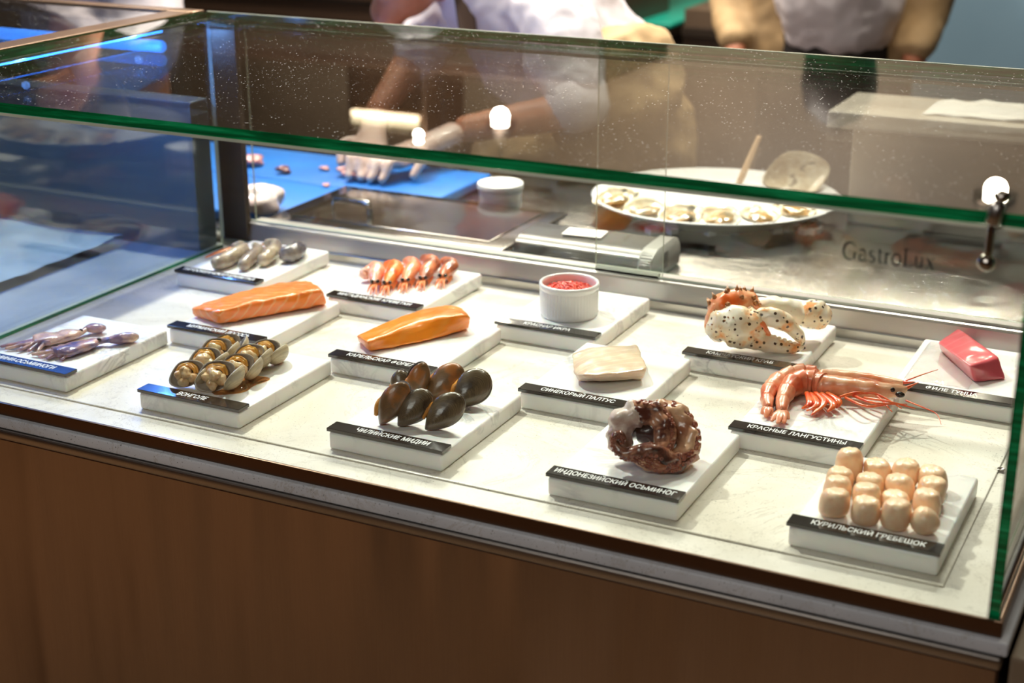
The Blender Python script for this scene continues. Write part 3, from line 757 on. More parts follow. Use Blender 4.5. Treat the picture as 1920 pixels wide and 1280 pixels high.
mussel('black mussel at the right end of the front row, nearest the viewer', (797, 799), (868, 737), .012, .16, wd=.030)
mussel('tall upright mussel with a reddish-brown flank, in the middle at the back', (770, 745), (794, 670), .004, .12, n=(.35, -.85, .3), wd=.023, mat='mussel_brown')
mussel('large dark mussel with brown streaks behind the front row', (800, 745), (866, 681), .016, .14, wd=.030, mat='mussel_brown')
mussel('rightmost and largest mussel of the heap', (852, 757), (915, 694), .020, .16, wd=.034)
mussel('small grey mussel valve showing at the back left', (752, 742), (752, 684), .004, .3, n=(-.2, -.9, .2), wd=.020)
# ------------------------------------------------------------------ cooked octopus
oc = P(1225, 888, ST); t = thing('octopus_piece', oc, 'dark grilled octopus piece with coiled suckered arms', 'octopus')
def oarm(name, pts, rad, mat, seg=20, sk=None, flat=1.0, bump=.35, zs=1.0):
    pp = [PB(oc, u, v, b_, ST + r * .75) for (u, v, b_), r in zip(pts, rad)]
    b = NB(); sweep(b, pp, [(r, r * flat) for r in rad], seg, n=7, bump=bump); a = link(name, b, mat, t)
    if sk:
        side, cnt, rs = sk; b = NB(); cr = crom(pp, 10); rr = crom([V((r, 0, 0)) for r in rad], 10)
        for k in range(cnt):
            i = int((k + .5) / cnt * (len(cr) - 1)); i = min(max(i, 1), len(cr) - 2)
            tn = (cr[i + 1] - cr[i - 1]).normalized(); R0 = rr[i].x
            sd = V(side) - tn * V(side).dot(tn); sd.normalize(); q = tn.cross(sd)
            for w_ in (-.38, .38):
                dirv = (sd + q * w_).normalized(); c = cr[i] + dirv * R0 * .96 + tn * (w_ * .003)
                r1 = rs * (R0 / max(rad)) * .9 + .0008
                m1 = dirv.orthogonal().normalized(); m2 = dirv.cross(m1)
                prof = [(r1, -.001), (r1 * 1.05, .0008), (r1 * .8, .0016), (r1 * .4, .0007), (0.0002, .0003)]
                rings = [[b.verts.new(c + (m1 * math.cos(2 * math.pi * j / 10) + m2 * math.sin(2 * math.pi * j / 10)) * pr + dirv * ph) for j in range(10)] for pr, ph in prof]
                for ii in range(4):
                    for j in range(10): b.faces.new((rings[ii][j], rings[ii][(j + 1) % 10], rings[ii + 1][(j + 1) % 10], rings[ii + 1][j]))
        link('suckers', b, MAT['sucker'], a)
    return a
fwd = -E2
oarm('body_stump', [(1164, 842, .034), (1162, 816, .036), (1171, 792, .036), (1192, 782, .036)], [.0125, .0140, .0150, .0140], MAT['octo_white'], 22, bump=.5)
oarm('hollow_fill', [(1180, 812, .060), (1196, 806, .060), (1214, 810, .056), (1240, 820, .050), (1262, 834, .044)], [.012, .018, .018, .015, .012], MAT['octo_hollow'], 20, bump=.4)  # dark lump added as the shade in the hollow between the arms
oarm('thick_arm', [(1180, 784, .038), (1204, 778, .036), (1230, 786, .034), (1244, 806, .026), (1246, 830, .016), (1240, 850, .008)], [.0120, .0125, .0122, .0118, .0110, .0092], MAT['octo_mid'], 22, sk=(E1 + UP * .6, 15, .0030), bump=.5)
oarm('outer_arm', [(1218, 780, .054), (1250, 780, .052), (1274, 796, .046), (1288, 822, .036), (1288, 848, .024), (1274, 868, .012), (1262, 876, .006)], [.0120, .0138, .0145, .0140, .0130, .0115, .0090], MAT['octo_tan'], 22, sk=(E1 + UP * .35 - E2 * .2, 17, .0033), bump=.5)
oarm('curled_arm', [(1262, 872, .006), (1248, 862, .0), (1226, 852, -.002), (1202, 852, -.002), (1180, 858, .0), (1163, 852, .004), (1152, 838, .008), (1152, 825, .010), (1163, 820, .010), (1169, 829, .009), (1162, 836, .007)],
     [.0100, .0095, .0088, .0080, .0070, .0060, .0050, .0044, .0036, .0028, .0020], MAT['octo'], 16, sk=(-UP * .7 + fwd, 24, .0016), bump=.4)
oarm('lower_arm', [(1276, 862, .010), (1272, 878, .002), (1258, 884, -.003), (1250, 876, -.005), (1256, 868, -.004), (1264, 872, -.003)], [.0080, .0072, .0062, .0052, .0042, .0030], MAT['octo'], 16, sk=(fwd + UP * .3, 12, .0018), bump=.4)
oarm('lower_arm', [(1262, 876, .004), (1236, 878, -.001), (1208, 868, -.001), (1188, 858, .002)], [.0085, .0090, .0085, .0070], MAT['octo_tan'], 16, sk=(fwd, 12, .0022), bump=.5)
settle(t)
# ------------------------------------------------------------------ scallops
pos = [(.470, .139, .0355, 'back left corner, tallest'), (.499, .144, .026, 'back row, second from left'), (.527, .150, .028, 'back row, third from left'), (.556, .150, .026, 'back right corner'),
       (.468, .108, .025, 'third row from the plate, leftmost'), (.500, .110, .024, 'third row from the plate, second from left'), (.530, .115, .026, 'third row from the plate, third from left'), (.562, .118, .028, 'third row from the plate, rightmost'),
       (.473, .080, .027, 'second row from the plate, leftmost'), (.505, .077, .027, 'second row from the plate, second from left'), (.533, .083, .022, 'second row from the plate, third from left, lowest'), (.564, .086, .029, 'second row from the plate, rightmost'),
       (.4795, .046, .029, 'front row, leftmost'), (.5115, .044, .027, 'front row, second from left'), (.5420, .046, .030, 'front row, third from left, squarish'), (.5700, .047, .028, 'front row, rightmost, pointed top')]
for i, (x, y, h, nm) in enumerate(pos):
    b = NB(); rnd = random.Random(i + 3); res = bmesh.ops.create_uvsphere(b, u_segments=32, v_segments=20, radius=1)
    r = .0150 + rnd.uniform(-.0006, .0006); pw = .62 if 'pointed' not in nm else .95; top = 1.0
    off = V((rnd.uniform(0, 9), rnd.uniform(0, 9), rnd.uniform(0, 9)))
    sx_, sy_ = rnd.uniform(-.12, .12), rnd.uniform(-.12, .12)
    ex = .50 if 'pointed' not in nm else .85
    for v in b.verts:
        q = v.co.copy(); ph = math.asin(max(-1, min(1, q.z))); th = math.atan2(q.y, q.x)
        cr_ = max(0, math.cos(ph)) ** ex; z = math.copysign(abs(math.sin(ph)) ** ex, q.z)
        tp = 1 - (.10 if 'pointed' not in nm else .30) * max(0, z)
        nn = 1 + .07 * noise.noise(q * 1.1 + off)
        v.co = V((math.cos(th) * cr_ * r * tp * nn + sx_ * z * r, math.sin(th) * cr_ * r * tp * nn + sy_ * z * r, (z * .5 + .5) * h * (1 + .05 * noise.noise(q * .9 + off))))
        if z > .8: v.co.z += .0005 * math.sin(7 * th + i) * cr_
    o = link('scallop', b, MAT['scallop']); o.location = (x, y, 0); settle(o)
    tag(o, 'pale raw scallop, ' + nm, 'scallop', 'sixteen scallops set out in a block')
# ------------------------------------------------------------------ fish pieces
o = fillet('salmon_piece', [[P(411, 611, .0245), P(407, 586, .045), P(354, 578, .037), P(358, 594, .0245)],
    [P(500, 596, .0245), P(480, 566, .050), P(440, 548, .044), P(440, 572, .0245)],
    [P(570, 584, .0245), P(545, 552, .052), P(512, 531, .048), P(515, 560, .0245)],
    [P(617, 574, .0245), P(606, 543, .051), P(578, 525, .046), P(582, 545, .0245)]], MAT['salmon'], .0022)
tag(o, 'orange-pink salmon piece with pale stripes on its cut side', 'fish piece')
o = fillet('trout_piece', [[P(692, 661, .0245), P(688, 643, .041), P(666, 630, .038), P(670, 641, .0245)],
    [P(745, 654, .0245), P(738, 621, .046), P(712, 608, .043), P(716, 625, .0245)],
    [P(810, 642, .0245), P(800, 597, .052), P(772, 583, .047), P(776, 606, .0245)],
    [P(868, 624, .0245), P(874, 588, .053), P(842, 569, .050), P(842, 592, .0245)],
    [P(880, 618, .0245), P(884, 596, .044), P(862, 576, .044), P(858, 592, .0245)]], MAT['trout'], .0014)
tag(o, 'bright orange trout piece, smooth and thick at the right end', 'fish piece')
o = fillet('halibut_piece', [[P(1087, 717, .0245), P(1076, 703, .037), P(1071, 664, .038), P(1076, 672, .0245)],
    [P(1100, 719, .0245), P(1088, 706, .044), P(1098, 651, .042), P(1100, 665, .0245)],
    [P(1150, 719, .0245), P(1150, 703, .047), P(1150, 647, .046), P(1150, 662, .0245)],
    [P(1207, 716, .0245), P(1216, 692, .043), P(1196, 645, .044), P(1196, 660, .0245)]], MAT['halibut'], .0016, inset=.22)
tag(o, 'thick square piece of creamy white halibut', 'fish piece')
o = fillet('tuna_piece', [[P(1762, 656, .0245), P(1757, 641, .046), P(1795, 614, .050), P(1800, 628, .0245)],
    [P(1795, 688, .0245), P(1788, 664, .050), P(1838, 642, .051), P(1850, 668, .0245)],
    [P(1828, 719, .0245), P(1819, 686, .050), P(1875, 671, .050), P(1889, 713, .0245)]], MAT['tuna'], .0006, inset=.10)
tag(o, 'deep pink rectangular block of raw tuna', 'fish piece')
b = NB(); gx, gy = 22, 30; c00 = V((.449, .452, 0)); g_ = []
for i in range(gx + 1):
    for j in range(gy + 1):
        x, y = .455 + .080 * i / gx, .462 + .158 * j / gy
        z = ST + .0006 + .0012 * abs(noise.noise(V((x * 60, y * 35, 2)))) + .0008 * abs(noise.noise(V((x * 160, y * 120, 2))))
        g_.append(b.verts.new((x, y, z)))
for i in range(gx):
    for j in range(gy): b.faces.new((g_[i * (gy + 1) + j], g_[(i + 1) * (gy + 1) + j], g_[(i + 1) * (gy + 1) + j + 1], g_[i * (gy + 1) + j + 1]))
for v in b.verts: pass
o = link('clear_film', b, MAT['film']); tag(o, 'wrinkled clear film under the tuna block', 'film')
o.modifiers.new('s', 'SOLIDIFY').thickness = -.00015
# ------------------------------------------------------------------ raw prawns, back left
def prawn_body(bm, pts, rad, seg=16, n=6, segs=6, amp=.07, up=(0, 0, 1), bump=.1, flat=1.0):
    sweep(bm, pts, [(r * .92, r * flat) for r in rad], seg, up=up, n=n, bump=bump, rib=lambda q: 1 + amp * (((q * segs) % 1.0) ** .6 - .55))
def raw_prawn(label, pts, rad, mat, tail=None):
    pp = [P(u, v, ST + h) for u, v, h in pts]; rad = [r * 1.2 for r in rad]
    t = thing('raw_prawn', (0, 0, 0), label, 'prawn', 'raw grey prawns on one slab')
    b = NB(); prawn_body(b, pp, rad); link('abdomen', b, mat, t)
    q = pp[-1]; dr = (pp[-1] - pp[-2]).normalized()
    for s_ in (-1, 0, 1):
        b = NB(); e = q + (tail - q) * 1.0 + E2 * .003 * s_ if tail is not None else q + dr * .012 + E2 * .004 * s_ - UP * .004
        sweep(b, [q, lrp(q, e, .5) + UP * .001, e], [(.0042, .0025), (.0042, .0016), (.0015, .0008)], 10, n=4)
        link('tail_fin', b, MAT['orange_tail'], t)
    settle(t)
raw_prawn('leftmost raw prawn, pale brown, lying behind the name plate', [(402, 497, .009), (420, 491, .011), (441, 480, .012), (456, 470, .010), (450, 463, .008), (436, 466, .006)], [.0082, .0098, .0104, .0094, .0070, .0050], MAT['grey'], P(386, 484, ST + .003))
raw_prawn('second raw prawn from the left, small and golden', [(455, 500, .008), (463, 491, .010), (475, 480, .011), (484, 470, .009), (478, 462, .006)], [.0078, .0092, .0092, .0080, .0050], MAT['grey'])
raw_prawn('third raw prawn from the left with a purple-dark back', [(492, 491, .009), (501, 484, .010), (514, 472, .011), (517, 461, .009), (500, 458, .007)], [.0085, .0096, .0098, .0085, .0060], MAT['grey'])
raw_prawn('rightmost raw prawn, dark grey and rounded', [(530, 481, .010), (543, 479, .0115), (556, 474, .0115), (564, 468, .009), (555, 460, .006)], [.0100, .0118, .0112, .0090, .0050], MAT['greydark'])
# ------------------------------------------------------------------ cooked shrimps, back row
def shrimp(label, eye, top, curl, mat, s=1.0):
    ex, ey = eye; tx, ty = top; cx_, cy_ = curl
    t = thing('shrimp', (0, 0, 0), label, 'shrimp', 'five cooked shrimps in a row')
    p0, p1, p2 = P(ex, ey, ST + .010), P((ex * .55 + tx * .45), ey * .55 + ty * .45, ST + .014), P(tx, ty + 6, ST + .017)
    b = NB(); sweep(b, [p0, lrp(p0, p1, .5), p1, p2], [(.0040 * s, .0042 * s), (.0084 * s, .0080 * s), (.0108 * s, .0104 * s), (.0112 * s, .0108 * s)], 16, n=6, bump=.1)
    link('carapace', b, mat, t)
    c = P(cx_, cy_, ST + .010)
    b = NB(); prawn_body(b, [p2, p2 + E2 * .008 - UP * .001 - E1 * .004, lrp(p2, c, .5) + E2 * .006 - UP * .001, c, c - E2 * .006 - UP * .003 + E1 * .004], [.0114 * s, .0116 * s, .0108 * s, .0088 * s, .0050 * s])
    link('abdomen', b, mat, t)
    for s_ in (-1, 1):
        b = NB(); ball(b, p0 + E1 * (.0042 * s_ + .001) + UP * .0034 - E2 * .0025, .0030, 12, 8); link('eye', b, MAT['eye'], t)
    b = NB()
    for k in range(4):
        e = P(ex - 2 + (k - 1.5) * 5.5 - 3, ey + 17 + (k % 2) * 4, ST + .0015)
        a0 = p0 + E1 * (k - 1.5) * .002 - UP * .002
        sweep(b, [a0, lrp(a0, e, .5) + UP * .003, e], [.0019, .0015, .0008], 7, n=4)
    link('feelers', b, MAT['feeler'], t)
    b = NB()
    for k in range(4):
        a0 = lrp(p0, p1, .3 + .22 * k) + E1 * .004 - UP * .004
        sweep(b, [a0, a0 + E1 * .004 - UP * .004, a0 + E1 * .003 - UP * .0085 - E2 * .004], [.0012, .0011, .0006], 6, n=3)
    link('legs', b, MAT['feeler'], t)
    settle(t)
shrimp('leftmost pale pink cooked shrimp, its tail curled to the left', (702, 533), (708, 503), (684, 516), MAT['pinkpale'], 1.06)
shrimp('second cooked shrimp from the left, brightest orange', (725, 535), (745, 499), (727, 502), MAT['pinkorange'])
shrimp('middle cooked shrimp of five', (759, 530), (778, 494), (764, 494), MAT['pink'])
shrimp('fourth cooked shrimp from the left, largest', (792, 526), (813, 490), (797, 490), MAT['pinkdark'], 1.06)
shrimp('rightmost cooked shrimp with a dark brown head', (829, 522), (849, 494), (834, 494), MAT['pinkdark'], .95)
# ------------------------------------------------------------------ ramekin and roe
rc = V((-.029, .511, ST + .0002))
b = NB()
prof = [(.0385, 0), (.0405, .001), (.0410, .004, .0)] + [(.0408, z, .0009) for z in (.0045, .010, .020, .030, .0385)] + [(.0410, .0395), (.0424, .041), (.0428, .045), (.0420, .048), (.0400, .0487), (.0382, .0475), (.0378, .044), (.0378, .008), (.036, .006)]
lathe(b, rc, prof, 216, flute=54)
o = link('ramekin', b, MAT['porcelain']); tag(o, 'white fluted porcelain ramekin holding red caviar', 'ramekin')
b = NB(); random.seed(3)
lathe(b, rc + V((0, 0, .006)), [(.0375, .0005), (.0375, .028), (.030, .0315), (.015, .0335), (.001, .034)], 32)
for i in range(420):
    a = random.uniform(0, 6.283); r = .0365 * math.sqrt(random.random())
    z = .0345 + (.0395 - .0345) * (1 - (r / .037) ** 2) + random.uniform(-.0012, .0014)
    bmesh.ops.create_icosphere(b, subdivisions=1, radius=.0021, matrix=__import__('mathutils').Matrix.Translation(rc + V((r * math.cos(a), r * math.sin(a), z + .001))))
o = link('salmon_roe', b, MAT['roe']); tag(o, 'glossy red salmon roe heaped in the ramekin', 'caviar', kind='stuff')
# ------------------------------------------------------------------ crab
cr0 = P(1405, 664, ST); t = thing('crab_claw', cr0, 'spiny cream and orange king crab claw with folded arm', 'crab')
def cs(u, v, b_, zm=.0): return PB(cr0, u, v, b_, ST + zm)
def spines(bm, path, rad, cnt, ln, r0, rnd, side=None, mi=1):
    cp = crom(path, 12); cq = crom([V((r, 0, 0)) for r in rad], 12)
    for k in range(cnt):
        i = rnd.randrange(2, len(cp) - 2); tn = (cp[i + 1] - cp[i - 1]).normalized(); m1 = tn.orthogonal().normalized(); m2 = tn.cross(m1)
        a = rnd.uniform(0, 6.283); d = m1 * math.cos(a) + m2 * math.sin(a)
        if d.dot(E2) > .5 or d.z < -.75: continue
        c = cp[i] + d * cq[i].x * .93; cone(bm, c, c + d * ln * rnd.uniform(.7, 1.3), r0, 6, mi)
def crabpart(name, pts, rad, mat, parent=t, ns=0, ln=.0022, r0=.0009, seg=22, bump=.2, flat=1.0, sd=1):
    pp = [cs(u, v, b_, r * .85) for (u, v, b_), r in zip(pts, rad)]
    b = NB(); sweep(b, pp, [(r, r * flat) for r in rad], seg, n=8, bump=bump)
    if ns: spines(b, pp, rad, ns, ln, r0, random.Random(sd))
    return link(name, b, [mat, MAT['spine']], parent)
palm = crabpart('palm', [(1338, 622, .012), (1354, 612, .010), (1380, 610, .008), (1404, 614, .008), (1420, 620, .008)], [.0150, .0240, .0285, .0265, .0195], MAT['crab'], ns=80, ln=.0034, r0=.0014, sd=4)
crabpart('fixed_finger', [(1405, 626, .006), (1430, 638, .004), (1455, 646, .003), (1480, 650, .002), (1498, 650, .002), (1507, 650, .002)], [.0190, .0140, .0104, .0080, .0055, .0018], MAT['crab'], ns=46, ln=.0014, r0=.0007, sd=5)
mf = crabpart('moving_finger', [(1424, 592, .008), (1442, 592, .006), (1464, 599, .004), (1484, 613, .003), (1499, 630, .002), (1506, 643, .002)], [.0110, .0132, .0126, .0100, .0070, .0024], MAT['crab'], ns=46, ln=.0014, r0=.0007, sd=6)
crabpart('claw_joint', [(1414, 600, .002), (1426, 606, -.002), (1434, 618, -.001), (1440, 628, .001)], [.0072, .0062, .0055, .0040], MAT['crab_orange'], ns=0)
b = NB()
for k, (u, v) in enumerate(((1452, 630), (1461, 633), (1471, 636), (1481, 640), (1490, 643))): ball(b, cs(u, v, .002), (.0034, .003, .0028), 10, 8)
link('teeth', b, MAT['crab_cream'], t)
b = NB(); ball(b, cs(1507, 651, .002), (.0026, .002, .002), 10, 8); ball(b, cs(1506, 643, .002), (.002, .002, .0026), 10, 8); link('claw_tips', b, MAT['blacktip'], t)
crabpart('wrist_joint', [(1345, 574, .026), (1336, 590, .020), (1330, 608, .014), (1334, 622, .012)], [.0085, .0078, .0070, .0065], MAT['crab_orange'])
crabpart('wrist', [(1340, 584, .028), (1356, 574, .030), (1378, 568, .034), (1398, 566, .038), (1412, 570, .042)], [.0130, .0175, .0190, .0170, .0130], MAT['crab_orange'], ns=40, ln=.0085, r0=.0042, sd=9)
crabpart('arm_segment', [(1410, 575, .046), (1432, 577, .050), (1458, 578, .052), (1486, 584, .054), (1502, 590, .054)], [.0130, .0158, .0172, .0168, .0155], MAT['crab_cream'], ns=30, ln=.0018, r0=.0012, sd=11)
crabpart('arm_stump', [(1500, 592, .056), (1514, 588, .056), (1530, 588, .056), (1544, 594, .056)], [.0150, .0190, .0200, .0170], MAT['crab'], ns=22, ln=.0012, r0=.0012, sd=13)
settle(t)
# ------------------------------------------------------------------ langoustines
def langoustine(label, ab, abr, cp, cpr, fan, front):
    o = P(*fan[0], ST)
    t = thing('langoustine', o, label, 'langoustine', 'two red langoustines side by side')
    pp = [P(u, v, ST + h) for u, v, h in ab]
    b = NB(); prawn_body(b, pp, abr, 22, 12, 6, .24, bump=.14); link('abdomen', b, MAT['lang'], t)
    q = [P(u, v, ST + h) for u, v, h in cp]
    b = NB(); sweep(b, q, [(r, r) for r in cpr], 20, n=7, bump=.15); link('carapace', b, MAT['lang2'], t)
    for i, (u, v) in enumerate(fan):
        b = NB(); e = P(u, v, ST + .0012)
        sweep(b, [pp[0], lrp(pp[0], e, .5) + UP * .002, e], [(.0050, .0030), (.0052, .0016), (.0022, .0008)], 10, n=4)
        link('tail_fin', b, MAT['lang'], t)
    b = NB(); sweep(b, [q[-1], q[-1] + (q[-1] - q[-2]).normalized() * .016 + UP * .003], [.0026, .0004], 8, n=4); link('rostrum', b, MAT['redleg'], t)
    if front:
        for dx in (0, 1):
            b = NB(); ball(b, P(1687 - dx * 14, 746 - dx * 9, ST + .012 + dx * .004), (.0058, .0040, .0036) if dx == 0 else (.003, .003, .003), 14, 10); link('eye', b, MAT['eye'], t)
        for (a, m_, e) in (((1512, 742), (1518, 762), (1503, 772)), ((1528, 742), (1545, 760), (1521, 784)), ((1540, 744), (1562, 764), (1551, 778)), ((1550, 742), (1572, 758), (1567, 771)), ((1520, 744), (1532, 764), (1512, 776))):
            b = NB(); sweep(b, [P(*a, ST + .008), P(*m_, ST + .008), P(*e, ST + .002)], [(.0030, .0020), (.0046, .0022), (.0012, .0008)], 10, n=5); link('swimmeret', b, MAT['redleg'], t)
        for (a, m_, e) in (((1580, 742), (1630, 738), (1672, 778)), ((1590, 746), (1640, 744), (1690, 772)), ((1600, 748), (1640, 762), (1700, 764)), ((1585, 752), (1625, 768), (1668, 764)), ((1575, 750), (1610, 742), (1655, 752)), ((1620, 752), (1660, 758), (1716, 772))):
            b = NB(); sweep(b, [P(*a, ST + .008), P(*m_, ST + .012), P(*e, ST + .004)], [.0018, .0015, .0006], 8, n=6); link('leg', b, MAT['redleg'], t)
        b = NB(); sweep(b, [P(1698, 757, ST + .010), P(1730, 770, ST + .010), P(1755, 782, ST + .008), P(1764, 802, ST + .004)], [.0011, .0008, .0006, .0003], 7, n=8); link('antenna', b, MAT['redleg'], t)
    else:
        b = NB(); sweep(b, [P(1698, 718, ST + .016), P(1730, 706, ST + .022), P(1758, 697, ST + .026)], [.0009, .0007, .0004], 7, n=8); link('antenna', b, MAT['redleg'], t)
    settle(t)
langoustine('nearer red langoustine with black eye and orange swimming legs',
    [(1466, 776, .006), (1468, 754, .009), (1480, 734, .011), (1500, 722, .013), (1524, 722, .013), (1542, 728, .012)], [.0066, .0094, .0124, .0148, .0150, .0138],
    [(1538, 728, .012), (1570, 730, .012), (1610, 734, .012), (1650, 738, .012), (1684, 738, .012), (1698, 734, .014)], [.0134, .0126, .0118, .0104, .0076, .0032],
    [(1446, 796), (1458, 800), (1470, 799), (1478, 792)], True)
langoustine('further red langoustine, its antenna pointing up right',
    [(1440, 768, .006), (1438, 748, .008), (1450, 728, .010), (1476, 712, .012), (1504, 706, .013), (1530, 708, .013)], [.0062, .0090, .0116, .0130, .0128, .0114],
    [(1540, 710, .013), (1575, 711, .014), (1615, 714, .014), (1655, 719, .014), (1690, 722, .014)], [.0095, .0088, .0080, .0068, .0040],
    [(1428, 780), (1436, 786), (1444, 784)], False)

# ------------------------------------------------------------------ kitchen behind the case
WZ = 0.012
k = thing('kitchen_counter', (-0.6, 1.05, -0.9), 'stainless steel kitchen worktop running behind the glass case', 'counter')
b = NB(); box(b, (-3.0, 0.700, -0.03), (1.9, 1.30, WZ), 0.004, 3); link('worktop', b, MAT['worktop'], k)
b = NB(); box(b, (-3.0, 0.72, -0.9), (1.9, 1.27, -0.031)); link('cabinet_body', b, MAT['steel'], k)
def board(label, lo, hi, mat='blueboard', grp=None):
    b = NB(); box(b, lo, hi, 0.006, 3); o = link('cutting_board', b, MAT[mat]); tag(o, label, 'cutting board', grp); return o
BZ = WZ + .0203
board('blue plastic cutting board the chef works on', (-1.32, .972, WZ + .0003), (-.50, 1.19, BZ), grp='blue cutting boards')
board('blue plastic cutting board by the left corner post, in front of the other', (-1.32, .74, WZ + .0003), (-.694, .9715, BZ), grp='blue cutting boards')
# shallow steel pan with its lid
pn = thing('steel_pan', (-.46, .84, WZ), 'shallow stainless steel pan closed with a flat lid, behind the case', 'pan')
b = NB(); box(b, (-.680, .722, WZ + .0003), (-.248, .955, .030), .006, 3); link('pan_body', b, MAT['steel'], pn)
b = NB(); box(b, (-.690, .712, .0302), (-.238, .966, .0385), .0035, 3); box(b, (-.655, .742, .0385), (-.275, .936, .0405), .0019, 2)
lid = link('lid', b, MAT['polish'], pn)
hx = P(662, 393, .05); b = NB()
h0, h1 = V((-.610, .80, .040)), V((-.535, .80, .040))
sweep(b, [h0, h0 + UP * .014 + E1 * .002, h0 + UP * .020 + V((.010, 0, 0)), h1 + UP * .020 - V((.010, 0, 0)), h1 + UP * .014 - E1 * .002, h1], [(.0055, .0028)] * 6, 12, n=5)
link('handle', b, MAT['polish'], lid)
# tub
tb = thing('plastic_tub', (-.385, 1.02, WZ), 'round white lidded plastic tub behind the steel pan', 'tub')
tc = V((-.392, 1.012, WZ + .0003))
b = NB(); lathe(b, tc, [(.034, 0), (.036, .002), (.0385, .040), (.0385, .046)], 40); link('tub_body', b, MAT['whiteplastic'], tb)
b = NB(); lathe(b, tc + V((0, 0, .0461)), [(.0405, -.004), (.0412, -.002), (.0412, .006), (.040, .0075), (.037, .0078), (.036, .006)], 40); link('lid', b, MAT['whiteplastic'], tb)
# ticket printer with rounded housing
tp = thing('ticket_printer', (-.09, .78, WZ), 'dark rounded ticket printer with a paper slip on top, behind the case', 'printer')
def prof_ex(bm, pts, x0, x1, mi=0):
    ra = [bm.verts.new((x0, y, z)) for y, z in pts]; rb = [bm.verts.new((x1, y, z)) for y, z in pts]; n = len(pts)
    for i in range(n): bm.faces.new((ra[i], ra[(i + 1) % n], rb[(i + 1) % n], rb[i])).material_index = mi
    bm.faces.new(ra).material_index = mi; bm.faces.new(rb).material_index = mi
arc = lambda cy, cz, ry, rz, a0, a1, n: [(cy + ry * math.cos(math.radians(a0 + (a1 - a0) * i / n)), cz + rz * math.sin(math.radians(a0 + (a1 - a0) * i / n))) for i in range(n + 1)]
b = NB(); prof_ex(b, [(.725, WZ + .0003)] + arc(.758, .036, .033, .022, 180, 95, 10) + arc(.815, .034, .030, .026, 88, 0, 10) + [(.845, WZ + .0003)], -.225, -.012)
bmesh.ops.bevel(b, geom=b.edges[:], offset=.002, segments=2, affect='EDGES'); link('housing', b, MAT['darkplastic'], tp)
b = NB(); prof_ex(b, [(.722, WZ + .0005)] + arc(.758, .036, .036, .026, 180, 95, 10) + arc(.815, .034, .033, .030, 88, 0, 10) + [(.848, WZ + .0005)], -.0115, .012)
bmesh.ops.bevel(b, geom=b.edges[:], offset=.003, segments=2, affect='EDGES'); link('side_cover', b, MAT['greyplastic'], tp)
b = NB(); box(b, (.0122, .775, .024), (.0142, .790, .050), .001); link('side_button', b, MAT['black'], tp)
b = NB(); box(b, (-.16, .768, .0610), (-.095, .808, .0620), 0, rot=.1); link('paper_slip', b, MAT['paper'], tp)
# platter with oysters
PZ = WZ
pl = thing('oval_platter', (-.02, 1.10, PZ), 'large white oval platter of open oysters', 'platter')
pc = V((-.030, 1.135, PZ + .0003)); b = NB(); rings = []
for (k_, z) in ((.50, 0), (.56, .001), (.74, .014), (1.0, .040), (1.02, .043), (1.0, .0445), (.74, .020), (.55, .008), (.02, .0075)):
    rings.append([b.verts.new(pc + E1 * (.215 * k_ * math.cos(a)) + E2 * (.200 * k_ * math.sin(a)) + UP * z) for a in [2 * math.pi * i / 56 for i in range(56)]])
for i in range(len(rings) - 1):
    for j in range(56): b.faces.new((rings[i][j], rings[i][(j + 1) % 56], rings[i + 1][(j + 1) % 56], rings[i + 1][j]))
b.faces.new(rings[0]); b.faces.new(rings[-1]); link('dish', b, MAT['porcelain'], pl)
MAT['oyster'] = m_rings('oyster_shell', ['#4a4438', '#8c8068', '#38332b', '#6a6250'], 24, 0.5, 0.1, bump=.8)
MAT['oyster_in'] = simple('oyster_inside', '#e9dcc0', 0.25, 0, '#c4ae8a', 40, coat=.4)
MAT['oyster_meat'] = simple('oyster_meat', '#c89a5c', 0.2, 0, '#6e674e', 60, bump=.4, bscale=90, coat=.6, sss=.2)
def oyster(label, ctr, ya, na, L, Wd, meat=True, D=.012):
    t = thing('oyster', (0, 0, 0), label, 'oyster', 'open oysters on the platter')
    ya = (E1 * ya[0] + E2 * ya[1] + UP * ya[2]).normalized(); na = E1 * na[0] + E2 * na[1] + UP * na[2]
    b = NB(); c = V(ctr); valve(b, c - ya * L * .5, ya, na, L, Wd, D, .0018, prof=lambda q: .55 + .55 * math.sin(math.pi * min(1, q * .85 + .05)), nr=8, ns=26)
    o = link('shell', b, [MAT['oyster'], MAT['oyster_in']], t); wobble(o, .0025, 70, L * 100)
    if meat:
        n_ = (na - ya * na.dot(ya)).normalized(); b = NB()
        ball(b, c + n_ * D * .35, (L * .30, L * .24, .006), 18, 12, nz=.5, nf=60, rot=(ya.to_track_quat('X', 'Z')).to_matrix())
        ball(b, c + n_ * D * .30 - ya * L * .14, (L * .14, L * .14, .006), 14, 10, nz=.5, nf=60)
        link('meat', b, MAT['oyster_meat'], t)
    return t
oys = [('oyster at the far left of the platter, on the back rim', -.178, -.04, .060, .3), ('large pale oyster at the left end of the platter', -.135, -.100, .056, .0),
       ('oyster at the platter front, left of centre, grey shell up', -.075, -.135, .056, .5), ('golden oyster at the front centre of the platter', -.010, -.145, .056, 1.0),
       ('oyster right of the front centre, orange meat', .058, -.135, .056, 1.6), ('oyster at the right end of the platter front', .122, -.100, .058, 2.1)]
for nm, a, b_, h, rz in oys:
    oyster(nm, pc + E1 * a + E2 * b_ + UP * (h - .012), (math.cos(rz), math.sin(rz), .12), (.0, .35, -1), .088, .066)
oyster('big empty white shell leaning on the right rim of the platter', pc + E1 * .150 + E2 * .06 + UP * .064, (.95, .1, .2), (.0, .75, -.55), .125, .085, False, .016)
b = NB()
